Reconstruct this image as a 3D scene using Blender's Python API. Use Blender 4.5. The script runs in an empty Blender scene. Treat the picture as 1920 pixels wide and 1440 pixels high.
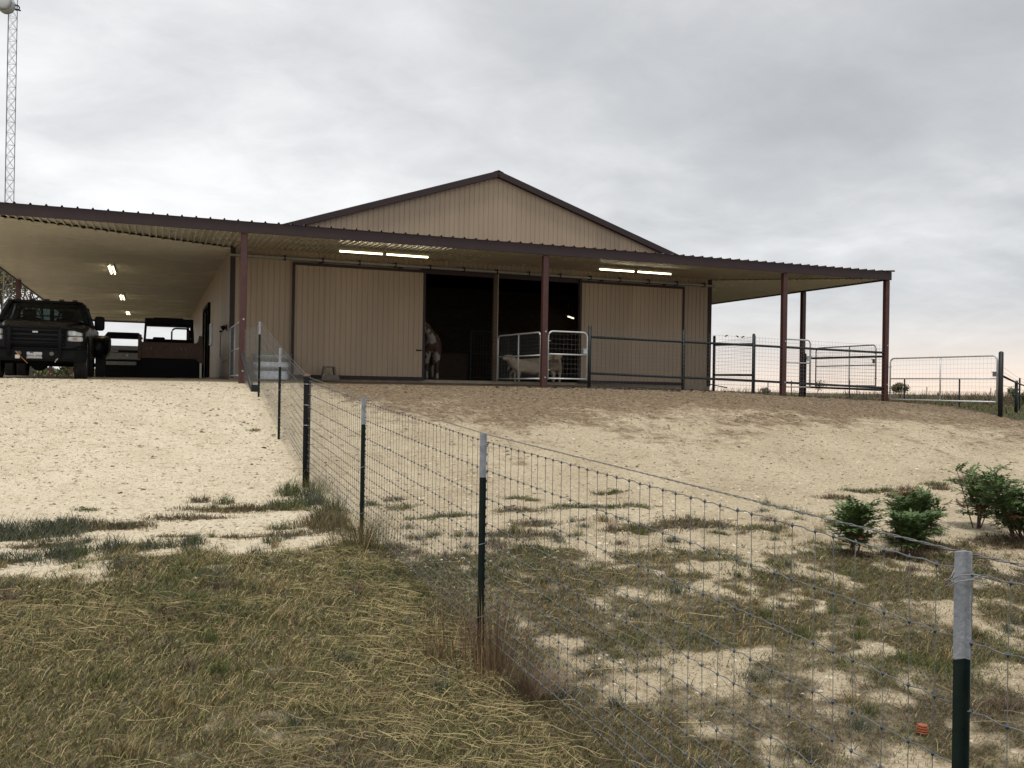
import bpy, math, random
import numpy as np
from mathutils import Vector, Matrix
random.seed(7)
rng = np.random.default_rng(11)
sc = bpy.context.scene
col = sc.collection
# ------------------------------------------------------------------ camera, sky, sun, exposure
# world axes: X along the barn's front eave, Y from the yard towards the barn, Z up (0 = the photographer's eye)
CAM = (-1.911, -22.144, 0.0)
YAW, PITCH, ROLL = 0.3723, 0.0034, 0.0166
cam = bpy.data.cameras.new('camera'); camo = bpy.data.objects.new('camera', cam); col.objects.link(camo)
fw = Vector((math.sin(YAW)*math.cos(PITCH), math.cos(YAW)*math.cos(PITCH), math.sin(PITCH)))
rt = Vector((math.cos(YAW), -math.sin(YAW), 0)); up = rt.cross(fw)
r2 = math.cos(ROLL)*rt+math.sin(ROLL)*up; u2 = -math.sin(ROLL)*rt+math.cos(ROLL)*up
M = Matrix((r2, u2, -fw)).transposed().to_4x4(); M.translation = CAM
camo.matrix_world = M
cam.sensor_width = 36; cam.lens = 36*1722/1920; cam.clip_start = 0.05; cam.clip_end = 5000
sc.camera = camo
SUN_EL, SUN_AZ = math.radians(74), math.radians(215)   # direction the light comes from: behind the photographer
w = bpy.data.worlds.new('World'); sc.world = w; w.use_nodes = True
nt = w.node_tree; nt.nodes.clear(); N = nt.nodes.new; L = nt.links.new
wo = N('ShaderNodeOutputWorld'); bg = N('ShaderNodeBackground'); L(bg.outputs[0], wo.inputs[0])
sky = N('ShaderNodeTexSky'); sky.sky_type = 'NISHITA'; sky.sun_disc = False
sky.sun_elevation = SUN_EL; sky.sun_rotation = SUN_AZ
tc = N('ShaderNodeTexCoord'); sp = N('ShaderNodeSeparateXYZ'); L(tc.outputs['Generated'], sp.inputs[0])
def m_(op, a, b=None, c=None):
    n = N('ShaderNodeMath'); n.operation = op
    for i, v in enumerate((a, b, c)):
        if v is None: continue
        if isinstance(v, (int, float)): n.inputs[i].default_value = v
        else: L(v, n.inputs[i])
    return n.outputs[0]
zc = m_('MAXIMUM', sp.outputs[2], 0.0)
den = m_('ADD', zc, 0.22)
cx_ = N('ShaderNodeCombineXYZ'); L(m_('DIVIDE', sp.outputs[0], den), cx_.inputs[0]); L(m_('DIVIDE', sp.outputs[1], den), cx_.inputs[1])
def noise(scale, detail, rough, off, dist=0.0):
    mp = N('ShaderNodeMapping'); mp.inputs['Location'].default_value = off; L(cx_.outputs[0], mp.inputs[0])
    n = N('ShaderNodeTexNoise'); n.inputs['Scale'].default_value = scale; n.inputs['Detail'].default_value = detail
    n.inputs['Roughness'].default_value = rough; n.inputs['Distortion'].default_value = dist; L(mp.outputs[0], n.inputs[0])
    return n.outputs[0]
n1 = noise(1.2, 7, .54, (3.1, 1.7, .4), .35); n2 = noise(.5, 3, .5, (7.7, 2.2, 1.), .3); n3 = noise(4.2, 8, .62, (1.3, 5.2, .3), .5)
cl = m_('ADD', m_('MULTIPLY', n1, .44), m_('ADD', m_('MULTIPLY', n2, .42), m_('MULTIPLY', n3, .14)))
rmp = N('ShaderNodeValToRGB'); L(cl, rmp.inputs[0]); rmp.color_ramp.interpolation = 'B_SPLINE'
e = rmp.color_ramp.elements
e[0].position = .28; e[0].color = (.40, .415, .435, 1); e[1].position = .70; e[1].color = (1.08, 1.08, 1.07, 1)
for p_, c_ in ((.40, (.55, .56, .575)), (.48, (.68, .69, .70)), (.55, (.83, .84, .845)), (.62, (.97, .975, .97))): x = e.new(p_); x.color = (*c_, 1)
# thin bright layer low over the horizon, warmer towards the evening side (east-south-east of the barn axes)
dotw = m_('ADD', m_('MULTIPLY', sp.outputs[0], .86), m_('MULTIPLY', sp.outputs[1], .51))
side = m_('POWER', m_('MAXIMUM', dotw, 0.0), 3.0)
low = m_('POWER', m_('SUBTRACT', 1.0, m_('MINIMUM', m_('MULTIPLY', zc, 9.5), 1.0)), 2.0)
hz = N('ShaderNodeMixRGB'); L(m_('MULTIPLY', low, .8), hz.inputs[0]); L(rmp.outputs[0], hz.inputs[1]); hz.inputs[2].default_value = (.74, .755, .765, 1)
wm = N('ShaderNodeMixRGB'); L(m_('MULTIPLY', m_('MULTIPLY', low, side), .95), wm.inputs[0]); L(hz.outputs[0], wm.inputs[1]); wm.inputs[2].default_value = (1.0, .78, .61, 1)
sk = N('ShaderNodeMixRGB'); sk.blend_type = 'MULTIPLY'; sk.inputs[0].default_value = 1; L(sky.outputs[0], sk.inputs[1]); sk.inputs[2].default_value = (.07, .07, .07, 1)
mix = N('ShaderNodeMixRGB'); mix.inputs[0].default_value = .93; L(sk.outputs[0], mix.inputs[1]); L(wm.outputs[0], mix.inputs[2])
L(mix.outputs[0], bg.inputs[0]); bg.inputs[1].default_value = 1.0
sun = bpy.data.lights.new('sun', 'SUN'); suno = bpy.data.objects.new('sun', sun); col.objects.link(suno)
sun.energy = 1.9; sun.angle = math.radians(14); sun.color = (1, .96, .9)
sd = Vector((math.sin(SUN_AZ)*math.cos(SUN_EL), math.cos(SUN_AZ)*math.cos(SUN_EL), math.sin(SUN_EL)))
suno.rotation_euler = sd.to_track_quat('Z', 'Y').to_euler(); suno.location = (0, -10, 30)
vs = sc.view_settings; vs.view_transform = 'Standard'; vs.look = 'None'; vs.exposure = 0.25; vs.gamma = 1.0; vs.use_curve_mapping = False
sc.render.engine = 'CYCLES'
sc.cycles.max_bounces = 6; sc.cycles.diffuse_bounces = 3; sc.cycles.glossy_bounces = 3; sc.cycles.transparent_max_bounces = 8; sc.cycles.transmission_bounces = 4
sc.cycles.use_denoising = True
sc.cycles.sample_clamp_indirect = 4.0

# ------------------------------------------------------------------ materials
MATS = {}
def mat(name, c, rough=.7, metal=0.0, c2=None, nscale=6.0, bump=0.0, bscale=30.0, spec=.5, coat=0.0, detail=5, stretch=None, attr=None):
    if name in MATS: return MATS[name]
    m = bpy.data.materials.new(name); m.use_nodes = True; t = m.node_tree; b = t.nodes['Principled BSDF']
    b.inputs['Base Color'].default_value = (*c, 1); b.inputs['Roughness'].default_value = rough; b.inputs['Metallic'].default_value = metal
    b.inputs['Specular IOR Level'].default_value = spec; b.inputs['Coat Weight'].default_value = coat
    tcn = t.nodes.new('ShaderNodeTexCoord'); vec = tcn.outputs['Object']
    if stretch:
        mp = t.nodes.new('ShaderNodeMapping'); mp.inputs['Scale'].default_value = stretch; t.links.new(vec, mp.inputs[0]); vec = mp.outputs[0]
    if c2 is not None:
        n = t.nodes.new('ShaderNodeTexNoise'); n.inputs['Scale'].default_value = nscale; n.inputs['Detail'].default_value = detail; n.inputs['Roughness'].default_value = .6
        t.links.new(vec, n.inputs[0])
        r = t.nodes.new('ShaderNodeValToRGB'); r.color_ramp.elements[0].position = .35; r.color_ramp.elements[1].position = .68
        r.color_ramp.elements[0].color = (*c, 1); r.color_ramp.elements[1].color = (*c2, 1)
        t.links.new(n.outputs[0], r.inputs[0]); t.links.new(r.outputs[0], b.inputs['Base Color'])
        rr = t.nodes.new('ShaderNodeMapRange'); rr.inputs['To Min'].default_value = max(.05, rough-.1); rr.inputs['To Max'].default_value = min(1, rough+.12)
        t.links.new(n.outputs[0], rr.inputs[0]); t.links.new(rr.outputs[0], b.inputs['Roughness'])
    if attr:
        a = t.nodes.new('ShaderNodeAttribute'); a.attribute_name = attr; t.links.new(a.outputs['Color'], b.inputs['Base Color'])
    if bump:
        n = t.nodes.new('ShaderNodeTexNoise'); n.inputs['Scale'].default_value = bscale; n.inputs['Detail'].default_value = 4; t.links.new(vec, n.inputs[0])
        bp = t.nodes.new('ShaderNodeBump'); bp.inputs['Strength'].default_value = bump; bp.inputs['Distance'].default_value = .02
        t.links.new(n.outputs[0], bp.inputs['Height']); t.links.new(bp.outputs[0], b.inputs['Normal'])
    MATS[name] = m; return m
def emit(name, c, s):
    m = bpy.data.materials.new(name); m.use_nodes = True; b = m.node_tree.nodes['Principled BSDF']
    b.inputs['Base Color'].default_value = (*c, 1); b.inputs['Emission Color'].default_value = (*c, 1); b.inputs['Emission Strength'].default_value = s
    MATS[name] = m; return m
def glass(name, tint, tr=.5, rough=.04):
    m = bpy.data.materials.new(name); m.use_nodes = True; t = m.node_tree; t.nodes.clear()
    o = t.nodes.new('ShaderNodeOutputMaterial'); mx = t.nodes.new('ShaderNodeMixShader'); tp = t.nodes.new('ShaderNodeBsdfTransparent')
    g = t.nodes.new('ShaderNodeBsdfPrincipled'); g.inputs['Base Color'].default_value = (.01, .012, .013, 1); g.inputs['Roughness'].default_value = rough
    tp.inputs[0].default_value = (*tint, 1); mx.inputs[0].default_value = 1-tr
    t.links.new(tp.outputs[0], mx.inputs[1]); t.links.new(g.outputs[0], mx.inputs[2]); t.links.new(mx.outputs[0], o.inputs[0])
    MATS[name] = m; return m

def panel_variation(m, amt=.09):
    t = m.node_tree; b = t.nodes['Principled BSDF']; src = b.inputs['Base Color'].links[0].from_socket
    oi = t.nodes.new('ShaderNodeObjectInfo'); mr = t.nodes.new('ShaderNodeMapRange'); mr.inputs['To Min'].default_value = 1-amt; mr.inputs['To Max'].default_value = 1+amt*.6; t.links.new(oi.outputs['Random'], mr.inputs[0])
    mx = t.nodes.new('ShaderNodeMixRGB'); mx.blend_type = 'MULTIPLY'; mx.inputs[0].default_value = 1; t.links.new(src, mx.inputs[1]); t.links.new(mr.outputs[0], mx.inputs[2]); t.links.new(mx.outputs[0], b.inputs['Base Color'])
tan = mat('tan_siding', (.325, .245, .167), .5, c2=(.375, .285, .195), nscale=1.3, stretch=(1, 1, .25), bump=.08, bscale=60)
cream = mat('cream_liner', (.44, .40, .32), .25, c2=(.48, .44, .35), nscale=.8, spec=.6)
panel_variation(tan); panel_variation(cream, .06)
dtrim = mat('dark_brown_trim', (.032, .020, .022), .6, c2=(.040, .025, .027), nscale=2, spec=.3)
roofm = mat('brown_roof_sheet', (.055, .034, .033), .4, c2=(.07, .043, .04), nscale=1.5)
redpost = mat('red_oxide_steel', (.070, .022, .018), .55, c2=(.05, .018, .016), nscale=5, bump=.1)
galv = mat('galvanised_steel', (.52, .54, .55), .38, .85, c2=(.36, .38, .40), nscale=14)
galvp = mat('pale_galvanised_tube', (.62, .63, .62), .45, .35, c2=(.48, .50, .50), nscale=12)
wirem = mat('galvanised_wire', (.13, .132, .13), .5, .25, c2=(.22, .222, .215), nscale=30)
blackpipe = mat('black_painted_pipe', (.008, .011, .013), .5, c2=(.016, .019, .021), nscale=9, spec=.3)
conc = mat('concrete', (.33, .28, .21), .9, c2=(.25, .21, .16), nscale=4, bump=.3, bscale=40)
rubber = mat('tyre_rubber', (.012, .012, .013), .8, c2=(.022, .021, .02), nscale=12, bump=.3, bscale=50)
blackp = mat('black_vehicle_paint', (.0045, .005, .006), .28, c2=(.006, .0065, .0075), nscale=3, spec=.2)
blackm = mat('matt_black_plastic', (.006, .0065, .0075), .7, c2=(.008, .0085, .009), nscale=10, spec=.12)
chrome = mat('worn_chrome', (.55, .56, .57), .22, .9, c2=(.4, .41, .42), nscale=9)
lampg = mat('lamp_lens', (.55, .57, .56), .15, c2=(.38, .40, .40), nscale=20, spec=.7)
amber = mat('amber_lens', (.50, .24, .14), .25, c2=(.38, .20, .13), nscale=15)
tube_m = emit('fluorescent_tube', (1.0, .90, .62), 5.0)
housing = mat('lamp_housing', (.50, .46, .36), .4)
winglass = glass('dark_tinted_glass', (.35, .42, .40), .55)
brownbed = mat('rusty_brown_bed', (.085, .040, .022), .65, c2=(.055, .028, .017), nscale=8)
greybed = mat('dusty_grey_plastic', (.22, .215, .195), .65, c2=(.16, .155, .14), nscale=9)
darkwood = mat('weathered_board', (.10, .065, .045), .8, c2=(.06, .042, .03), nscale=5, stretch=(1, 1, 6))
tposts = mat('dark_green_post', (.0045, .0115, .009), .6, c2=(.009, .018, .014), nscale=12, bump=.15, spec=.25)
wtip = mat('white_post_tip', (.34, .35, .375), .75, c2=(.24, .25, .27), nscale=18, bump=.2, bscale=80)
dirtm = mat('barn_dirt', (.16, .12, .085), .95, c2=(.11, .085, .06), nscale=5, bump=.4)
plum = mat('brown_plastic', (.15, .12, .095), .6, c2=(.12, .10, .08), nscale=8)

# ------------------------------------------------------------------ mesh helpers
class MB:
    def __init__(s): s.v = []; s.f = []
    def add(s, v, f):
        o = len(s.v); s.v += [tuple(p) for p in v]; s.f += [tuple(i+o for i in q) for q in f]; return s
    def box(s, a, b, ch=0.0):
        x0, y0, z0 = a; x1, y1, z1 = b
        if ch <= 0:
            v = [(x0,y0,z0),(x1,y0,z0),(x1,y1,z0),(x0,y1,z0),(x0,y0,z1),(x1,y0,z1),(x1,y1,z1),(x0,y1,z1)]
            return s.add(v, [(0,3,2,1),(4,5,6,7),(0,1,5,4),(1,2,6,5),(2,3,7,6),(3,0,4,7)])
        def ring(z, k): return [(x0+k+ch,y0+k,z),(x1-k-ch,y0+k,z),(x1-k,y0+k+ch,z),(x1-k,y1-k-ch,z),(x1-k-ch,y1-k,z),(x0+k+ch,y1-k,z),(x0+k,y1-k-ch,z),(x0+k,y0+k+ch,z)]
        rs = [ring(z0, ch*.7), ring(z0+ch*.7, 0), ring(z1-ch*.7, 0), ring(z1, ch*.7)]
        return s.loft(rs)
    def loft(s, rings, cap=True):
        n = len(rings[0]); v = [p for r in rings for p in r]; f = []
        for k in range(len(rings)-1):
            for i in range(n): f.append((k*n+i, k*n+(i+1) % n, (k+1)*n+(i+1) % n, (k+1)*n+i))
        if cap: f.append(tuple(range(n-1, -1, -1))); f.append(tuple((len(rings)-1)*n+i for i in range(n)))
        return s.add(v, f)
    def tube(s, pts, r, n=6, cap=True, r1=None):
        pts = [Vector(p) for p in pts]; rings = []
        for i, p in enumerate(pts):
            d = (pts[min(i+1, len(pts)-1)]-pts[max(i-1, 0)]).normalized()
            a = d.cross(Vector((0, 0, 1)) if abs(d.z) < .95 else Vector((1, 0, 0))).normalized(); b = d.cross(a)
            rr = r if r1 is None else r+(r1-r)*i/(len(pts)-1)
            rings.append([tuple(p+(a*math.cos(2*math.pi*k/n)+b*math.sin(2*math.pi*k/n))*rr) for k in range(n)])
        return s.loft(rings, cap)
    def bar(s, a, b, wx, wz):     # rectangular bar between two points
        a = Vector(a); b = Vector(b); d = (b-a).normalized()
        h = Vector((0, 0, 1)) if abs(d.z) < .95 else Vector((0, 1, 0))
        sx = d.cross(h).normalized()*wx/2; sz = sx.normalized().cross(d)*wz/2
        return s.loft([[tuple(p-sx-sz), tuple(p+sx-sz), tuple(p+sx+sz), tuple(p-sx+sz)] for p in (a, b)])
    def cyl(s, c, axis, r, h, n=16, r2=None):
        a = Vector(axis).normalized(); c = Vector(c)
        return s.tube([c-a*h/2, c+a*h/2], r, n, True, r2)
def abs_loc(o):
    v = Vector((0, 0, 0))
    while o: v += o.location; o = o.parent
    return v
def mesh_from(name, v, f, m, smooth=False):
    me = bpy.data.meshes.new(name); me.from_pydata(v, [], f); me.update()
    if m: me.materials.append(m)
    if smooth: me.polygons.foreach_set('use_smooth', [True]*len(me.polygons))
    return me
def part(name, mb, m, parent, local=False, smooth=False, kind=None):
    off = (0, 0, 0) if local or parent is None else abs_loc(parent)
    v = mb.v if local or parent is None else [(p[0]-off[0], p[1]-off[1], p[2]-off[2]) for p in mb.v]
    o = bpy.data.objects.new(name, mesh_from(name, v, mb.f, m, smooth)); col.objects.link(o); o.parent = parent
    if kind: o['kind'] = kind
    return o
def inst(name, me, parent, loc=(0, 0, 0), rot=(0, 0, 0)):
    o = bpy.data.objects.new(name, me); col.objects.link(o); o.parent = parent; o.location = loc; o.rotation_euler = rot; return o
def thing(name, label, cat, loc=(0, 0, 0), rz=0, group=None):
    o = bpy.data.objects.new(name, None); o.empty_display_size = .2; col.objects.link(o); o.location = loc; o.rotation_euler = (0, 0, rz)
    o['label'] = label; o['category'] = cat
    if group: o['group'] = group
    return o
def structure(o, label=None, kind='structure'):
    o['kind'] = kind
    if label: o['label'] = label
    return o
def hash2(ix, iy, s):
    h = np.sin(ix*127.1+iy*311.7+s*74.7)*43758.5453
    return h-np.floor(h)
def vnoise(x, y, scale, s=0):
    x = np.asarray(x, float)*scale; y = np.asarray(y, float)*scale
    ix = np.floor(x); iy = np.floor(y); fx = x-ix; fy = y-iy; ux = fx*fx*(3-2*fx); uy = fy*fy*(3-2*fy)
    a = hash2(ix, iy, s); b = hash2(ix+1, iy, s); c = hash2(ix, iy+1, s); d = hash2(ix+1, iy+1, s)
    return (a+(b-a)*ux)*(1-uy)+(c+(d-c)*ux)*uy
def fbm(x, y, scale, s=0, o=4):
    t = 0; a = .5
    for i in range(o): t = t+a*vnoise(x, y, scale*2**i, s+i*3.1); a *= .5
    return t/(1-.5**o)
def sm(a, b, x):
    t = np.clip((np.asarray(x, float)-a)/(b-a), 0, 1); return t*t*(3-2*t)

# ------------------------------------------------------------------ terrain
YP = [-60,-40,-30,-24,-22,-20.4,-16.8,-13.2,-9.6,-6.8,-3.6,-1.5,0,2,3.8,40,80,900]
ZP = [-2.3,-2.1,-2.0,-1.8,-1.74,-1.80,-1.73,-1.58,-1.42,-.90,-.25,-.07,0.0,.04,.09,.03,-.6,-1.0]
_yy = np.linspace(-60, 900, 9601); _zz = np.interp(_yy, YP, ZP)
_k = np.ones(21)/21; _zz = np.convolve(np.pad(_zz, 10, 'edge'), _k, 'valid')
def H(x, y, micro=True):
    x = np.asarray(x, float); y = np.asarray(y, float)
    z = np.interp(y, _yy, _zz)
    right = sm(11, 20, x)
    z = z-.26*right*sm(-14, -5, y)-.50*sm(19.3, 24, x)*sm(-6, -3.6, y)
    z = z-.10*sm(-5, -30, x)
    far = np.hypot(x, y+10)
    if micro:
        near = 1-sm(60, 160, far)
        under = 1-(sm(-.5, .5, y)*(1-sm(37, 39, y))*sm(-7, -6, x)*(1-sm(18, 19, x)))*.8
        z = z+near*under*((fbm(x, y, .55, 3)-.5)*.10+(fbm(x, y, 3.2, 9, 3)-.5)*.05+sm(.3, 1.2, x)*sm(-14.5, -13, y)*(fbm(x, y, 4.5, 59, 2)-.5)*.05)
    z = z+sm(120, 400, far)*(fbm(x, y, .012, 21)-.5)*1.2
    return z
# patches of grass on the pale gravel: (x, y, rx, ry, kind, angle-free)
def graded(lo, f0, f1, hi, step, grow=1.13):
    a = list(np.arange(f0, f1+1e-6, step)); s = step; p = f1
    while p < hi: s = min(s*grow, 40); p += s; a.append(p)
    s = step; p = f0; b = []
    while p > lo: s = min(s*grow, 40); p -= s; b.append(p)
    return np.array(b[::-1]+a)
# lawn weight: 1 = mown lawn / rough grass, 0 = bare caliche
PATCH = []      # filled below: x, y, rx, ry, kind, height
def P_(*rows): PATCH.extend(rows)
P_((-3.12,-11.95,.62,.34,'blue',.13),(-2.75,-11.65,.34,.26,'blue',.11),(-2.4,-11.75,.42,.20,'brown',.08),(-2.15,-11.85,.34,.16,'brown',.07),
   (-2.82,-12.55,.42,.16,'brown',.06),(-3.05,-13.1,.30,.18,'blue',.10),(-2.62,-12.95,.26,.22,'blue',.11),(-2.23,-12.95,.17,.17,'blue',.14),
   (-1.92,-13.02,.11,.11,'blue',.11),(-1.74,-13.02,.08,.09,'blue',.09),(-1.58,-13.08,.10,.08,'blue',.08),(-1.53,-12.85,.12,.12,'blue',.11),
   (-1.68,-12.5,.25,.09,'brown',.04),(-1.55,-11.4,.55,.20,'brown',.06),(-1.15,-10.9,.55,.17,'brown',.07),(-.85,-11.0,.4,.15,'brown',.07),(-1.35,-10.35,.16,.10,'brown',.10),(-1.08,-10.55,.14,.1,'green',.12),
   (-1.05,-12.6,.32,.11,'brown',.05),(-.80,-12.95,.10,.09,'blue',.11),(-.55,-12.6,.35,.15,'brown',.06),(-.62,-12.2,.2,.12,'green',.08),
   (-3.6,-10.9,.12,.07,'green',.04),(-2.6,-10.75,.16,.08,'green',.05),(-2.05,-11.6,.1,.04,'brown',.03),
   (-.25,-10.1,.18,.2,'green',.18),(-.05,-10.6,.22,.3,'blue',.14),(.05,-11.4,.2,.3,'green',.12),(-.4,-10.9,.3,.25,'green',.12),(-.15,-12.2,.28,.4,'brown',.2),
   (.62,-10.9,.13,.10,'green',.08),(.95,-11.1,.24,.14,'olive',.07),(1.0,-10.6,.18,.1,'brown',.06),(1.35,-11.9,.4,.16,'green',.06),(.9,-12.0,.2,.1,'olive',.05),
   (2.25,-11.8,.40,.15,'brown',.05),(2.75,-11.0,.16,.1,'olive',.05),(3.15,-11.6,.6,.17,'green',.05),(3.75,-11.75,.45,.14,'green',.06),(4.1,-10.55,.32,.13,'green',.06),(2.6,-10.8,.22,.12,'green',.05),
   (2.1,-12.6,.35,.2,'brown',.05),(1.7,-13.2,.5,.25,'brown',.06),(3.1,-13.2,.5,.22,'brown',.06),(3.9,-13.0,.55,.25,'brown',.07),(4.6,-13.4,.4,.2,'olive',.06),
   (7.2,-11.6,.36,.14,'dkbrown',.07),(8.0,-11.2,.35,.14,'green',.08),(8.45,-11.2,.3,.13,'green',.07),(8.4,-11.75,.38,.22,'red',.13),(9.6,-11.2,.22,.1,'dkbrown',.10),(9.1,-11.0,.2,.08,'dkbrown',.1),
   (4.7,-14.75,.3,.2,'dkbrown',.05),(5.3,-14.9,.32,.2,'brown',.05),(5.85,-14.6,.4,.22,'dkbrown',.06),(7.0,-14.75,.6,.3,'dkbrown',.06),(10.6,-10.8,.25,.12,'dkbrown',.16),(9.9,-10.8,.3,.1,'green',.09),(8.8,-12.6,.3,.1,'dkbrown',.05),(-.32,-6.3,.13,.07,'olive',.05))
def lawn(x, y):
    n = fbm(x, y, 1.1, 31)-.5; n2 = fbm(x, y, .33, 12)-.5
    edge = np.where(x < 0, -13.42+.05*x, -13.75-.10*x)
    n3_ = fbm(x, y, 3.4, 44)-.5
    left = sm(.34, -.34, y-edge-n*2.1-n2*.6-n3_*1.3)
    return np.clip(left, 0, 1)
def cover(x, y):
    """density of grass in 0..1: the left of the fence nearly closed, the right broken by bare ground"""
    base = lawn(x, y)
    fine = .36*fbm(x*.8, y, 2.3, 83, 3)+.32*fbm(x, y, 5.2, 19, 3)+.14*fbm(x, y, 1.0, 77, 2)+.18*fbm(x, y, 13., 99, 2)
    broken = np.maximum(.09, sm(.385, .505, fine)*.97*(.75+.25*sm(.38, .5, fbm(x, y, .9, 47))))
    rgt = sm(.15, .7, x)
    return base*((1-rgt)*(1-.3*sm(.66, .76, fbm(x, y, 1.6, 5)))+rgt*broken)
def pastw(x, y):
    far = sm(19.25, 19.6, x+(fbm(x, y, .7, 8)-.5)*.5)*sm(-4.6, -4.1, y+(x-20)*.1+(fbm(x, y, .6, 18)-.5)*.8)
    back = np.maximum(sm(39, 42, y), sm(-9, -14, x)*sm(5, 9, y))
    return np.clip(np.maximum(far, np.maximum(back, sm(30, 50, x))), 0, 1)
RUTS = (((-10, 14.5), (-7.9, 15.0), (-6.3, 15.3), (-4.8, 15.2), (-3.7, 14.85), (-1, 14.0)), ((-8.5, 12.6), (-7.5, 13.1), (-5.9, 13.25), (-3, 12.8)), ((-9.5, 6.2), (-7, 7.0), (-5, 7.2), (-2, 7.0)), ((-8.8, 3.4), (-6, 4.0), (-4, 4.4), (-2, 4.5)))
def mudw(x, y):
    m = sm(-8.3, -2.4, y+(fbm(x, y, .55, 41)-.5)*5.5)*sm(.6, 3.0, x+(fbm(x, y, .8, 4)-.5)*2)*(1-sm(19.5, 22, x))
    st = sm(.50, .64, fbm(x, y, .9, 61))*.7*sm(-9.5, -5, y)*sm(1, 5, x)*(1-sm(19.5, 22, x))
    tr_ = np.zeros_like(m)
    for pts in RUTS:
        xc_ = np.interp(y, [p[0] for p in pts], [p[1] for p in pts], left=999, right=999)
        tr_ = np.maximum(tr_, np.exp(-((x-xc_+(fbm(x, y, .8, 27)-.5)*.7)/.2)**2)*(.15+.6*fbm(x, y, 1.4, 37)))
    return np.clip(np.maximum(np.maximum(m*1.12, st), tr_), 0, 1)
gx = graded(-900, -9, 24, 1500, .11); gy = graded(-60, -22.6, 2.5, 2500, .11)
GX, GY = np.meshgrid(gx, gy); nx, ny = len(gx), len(gy)
GZ = H(GX, GY)
vv = np.stack([GX, GY, GZ], -1).reshape(-1, 3).astype(np.float32)
ii = np.arange(nx*ny).reshape(ny, nx)
ff = np.stack([ii[:-1, :-1], ii[:-1, 1:], ii[1:, 1:], ii[1:, :-1]], -1).reshape(-1, 4)
def np_mesh(name, v, f, m, cols=None, smooth=True, colname='col'):
    me = bpy.data.meshes.new(name); k = f.shape[1]
    me.vertices.add(len(v)); me.vertices.foreach_set('co', v.astype(np.float32).ravel())
    me.loops.add(f.size); me.loops.foreach_set('vertex_index', f.astype(np.int32).ravel())
    me.polygons.add(len(f)); me.polygons.foreach_set('loop_start', np.arange(0, f.size, k, dtype=np.int32))
    me.polygons.foreach_set('use_smooth', np.full(len(f), smooth))
    me.update(calc_edges=True)
    if cols is not None:
        a = me.color_attributes.new(colname, 'FLOAT_COLOR', 'POINT')
        c4 = np.ones((len(v), 4), np.float32); c4[:, :3] = cols; a.data.foreach_set('color', c4.ravel())
    me.materials.append(m); return me
gm = bpy.data.materials.new('caliche_ground'); gm.use_nodes = True; t = gm.node_tree; b = t.nodes['Principled BSDF']; b.inputs['Roughness'].default_value = .95; b.inputs['Specular IOR Level'].default_value = .15
def gn(kind): return t.nodes.new(kind)
def gl(a, c): t.links.new(a, c)
tco = gn('ShaderNodeTexCoord'); vec = tco.outputs['Object']
def gnoise(s, d=5, r=.6):
    n = gn('ShaderNodeTexNoise'); n.inputs['Scale'].default_value = s; n.inputs['Detail'].default_value = d; n.inputs['Roughness'].default_value = r; gl(vec, n.inputs[0]); return n.outputs[0]
def gramp(f, stops):
    r = gn('ShaderNodeValToRGB'); gl(f, r.inputs[0]); el = r.color_ramp.elements
    while len(el) < len(stops): el.new(.5)
    for q, (p, c) in zip(el, stops): q.position = p; q.color = (*c, 1)
    return r.outputs[0]
def gmix(f, a, c, mode='MIX'):
    n = gn('ShaderNodeMixRGB'); n.blend_type = mode
    if isinstance(f, (int, float)): n.inputs[0].default_value = f
    else: gl(f, n.inputs[0])
    gl(a, n.inputs[1]); gl(c, n.inputs[2]); return n.outputs[0]
at = gn('ShaderNodeAttribute'); at.attribute_name = 'col'; spc = gn('ShaderNodeSeparateColor'); gl(at.outputs['Color'], spc.inputs[0])
big = gramp(gnoise(.7, 6), [(.3, (.46, .38, .262)), (.5, (.54, .455, .322)), (.72, (.61, .525, .38))])
drv = gn('ShaderNodeSeparateXYZ'); gl(vec, drv.inputs[0]); dmr = gn('ShaderNodeMapRange'); dmr.inputs['From Min'].default_value = .25; dmr.inputs['From Max'].default_value = -.25; gl(drv.outputs[0], dmr.inputs[0])
fresh = gramp(gnoise(1.1, 6), [(.3, (.67, .575, .42)), (.6, (.745, .655, .495))])
big = gmix(dmr.outputs[0], big, fresh)
spk = gramp(gnoise(17, 8, .8), [(.34, (.46, .42, .36)), (.45, (.94, .93, .91)), (.62, (1.12, 1.12, 1.12))])
cal = gmix(.9, big, spk, 'MULTIPLY')
vor = gn('ShaderNodeTexVoronoi'); vor.inputs['Scale'].default_value = 48; gl(vec, vor.inputs['Vector'])
peb = gramp(vor.outputs['Distance'], [(.0, (1.1, 1.1, 1.1)), (.45, (1, 1, 1)), (.8, (.72, .70, .66))])
cal = gmix(.6, cal, peb, 'MULTIPLY')
strk = gramp(gnoise(5.5, 9, .78), [(.34, (.36, .29, .21)), (.40, (.80, .76, .70)), (.46, (1, 1, 1))])
cal = gmix(.85, cal, strk, 'MULTIPLY')
mud = gramp(gnoise(9, 7, .72), [(.28, (.075, .05, .032)), (.44, (.185, .13, .08)), (.60, (.29, .215, .135)), (.74, (.50, .41, .285))])
thatch = gramp(gnoise(14, 7, .7), [(.3, (.035, .028, .016)), (.5, (.085, .067, .035)), (.7, (.19, .15, .085))])  # dry litter, its colours deepened to imitate shade between the blades
past = gramp(gnoise(.35, 8, .65), [(.3, (.055, .06, .03)), (.5, (.09, .085, .045)), (.7, (.14, .12, .07))])
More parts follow.
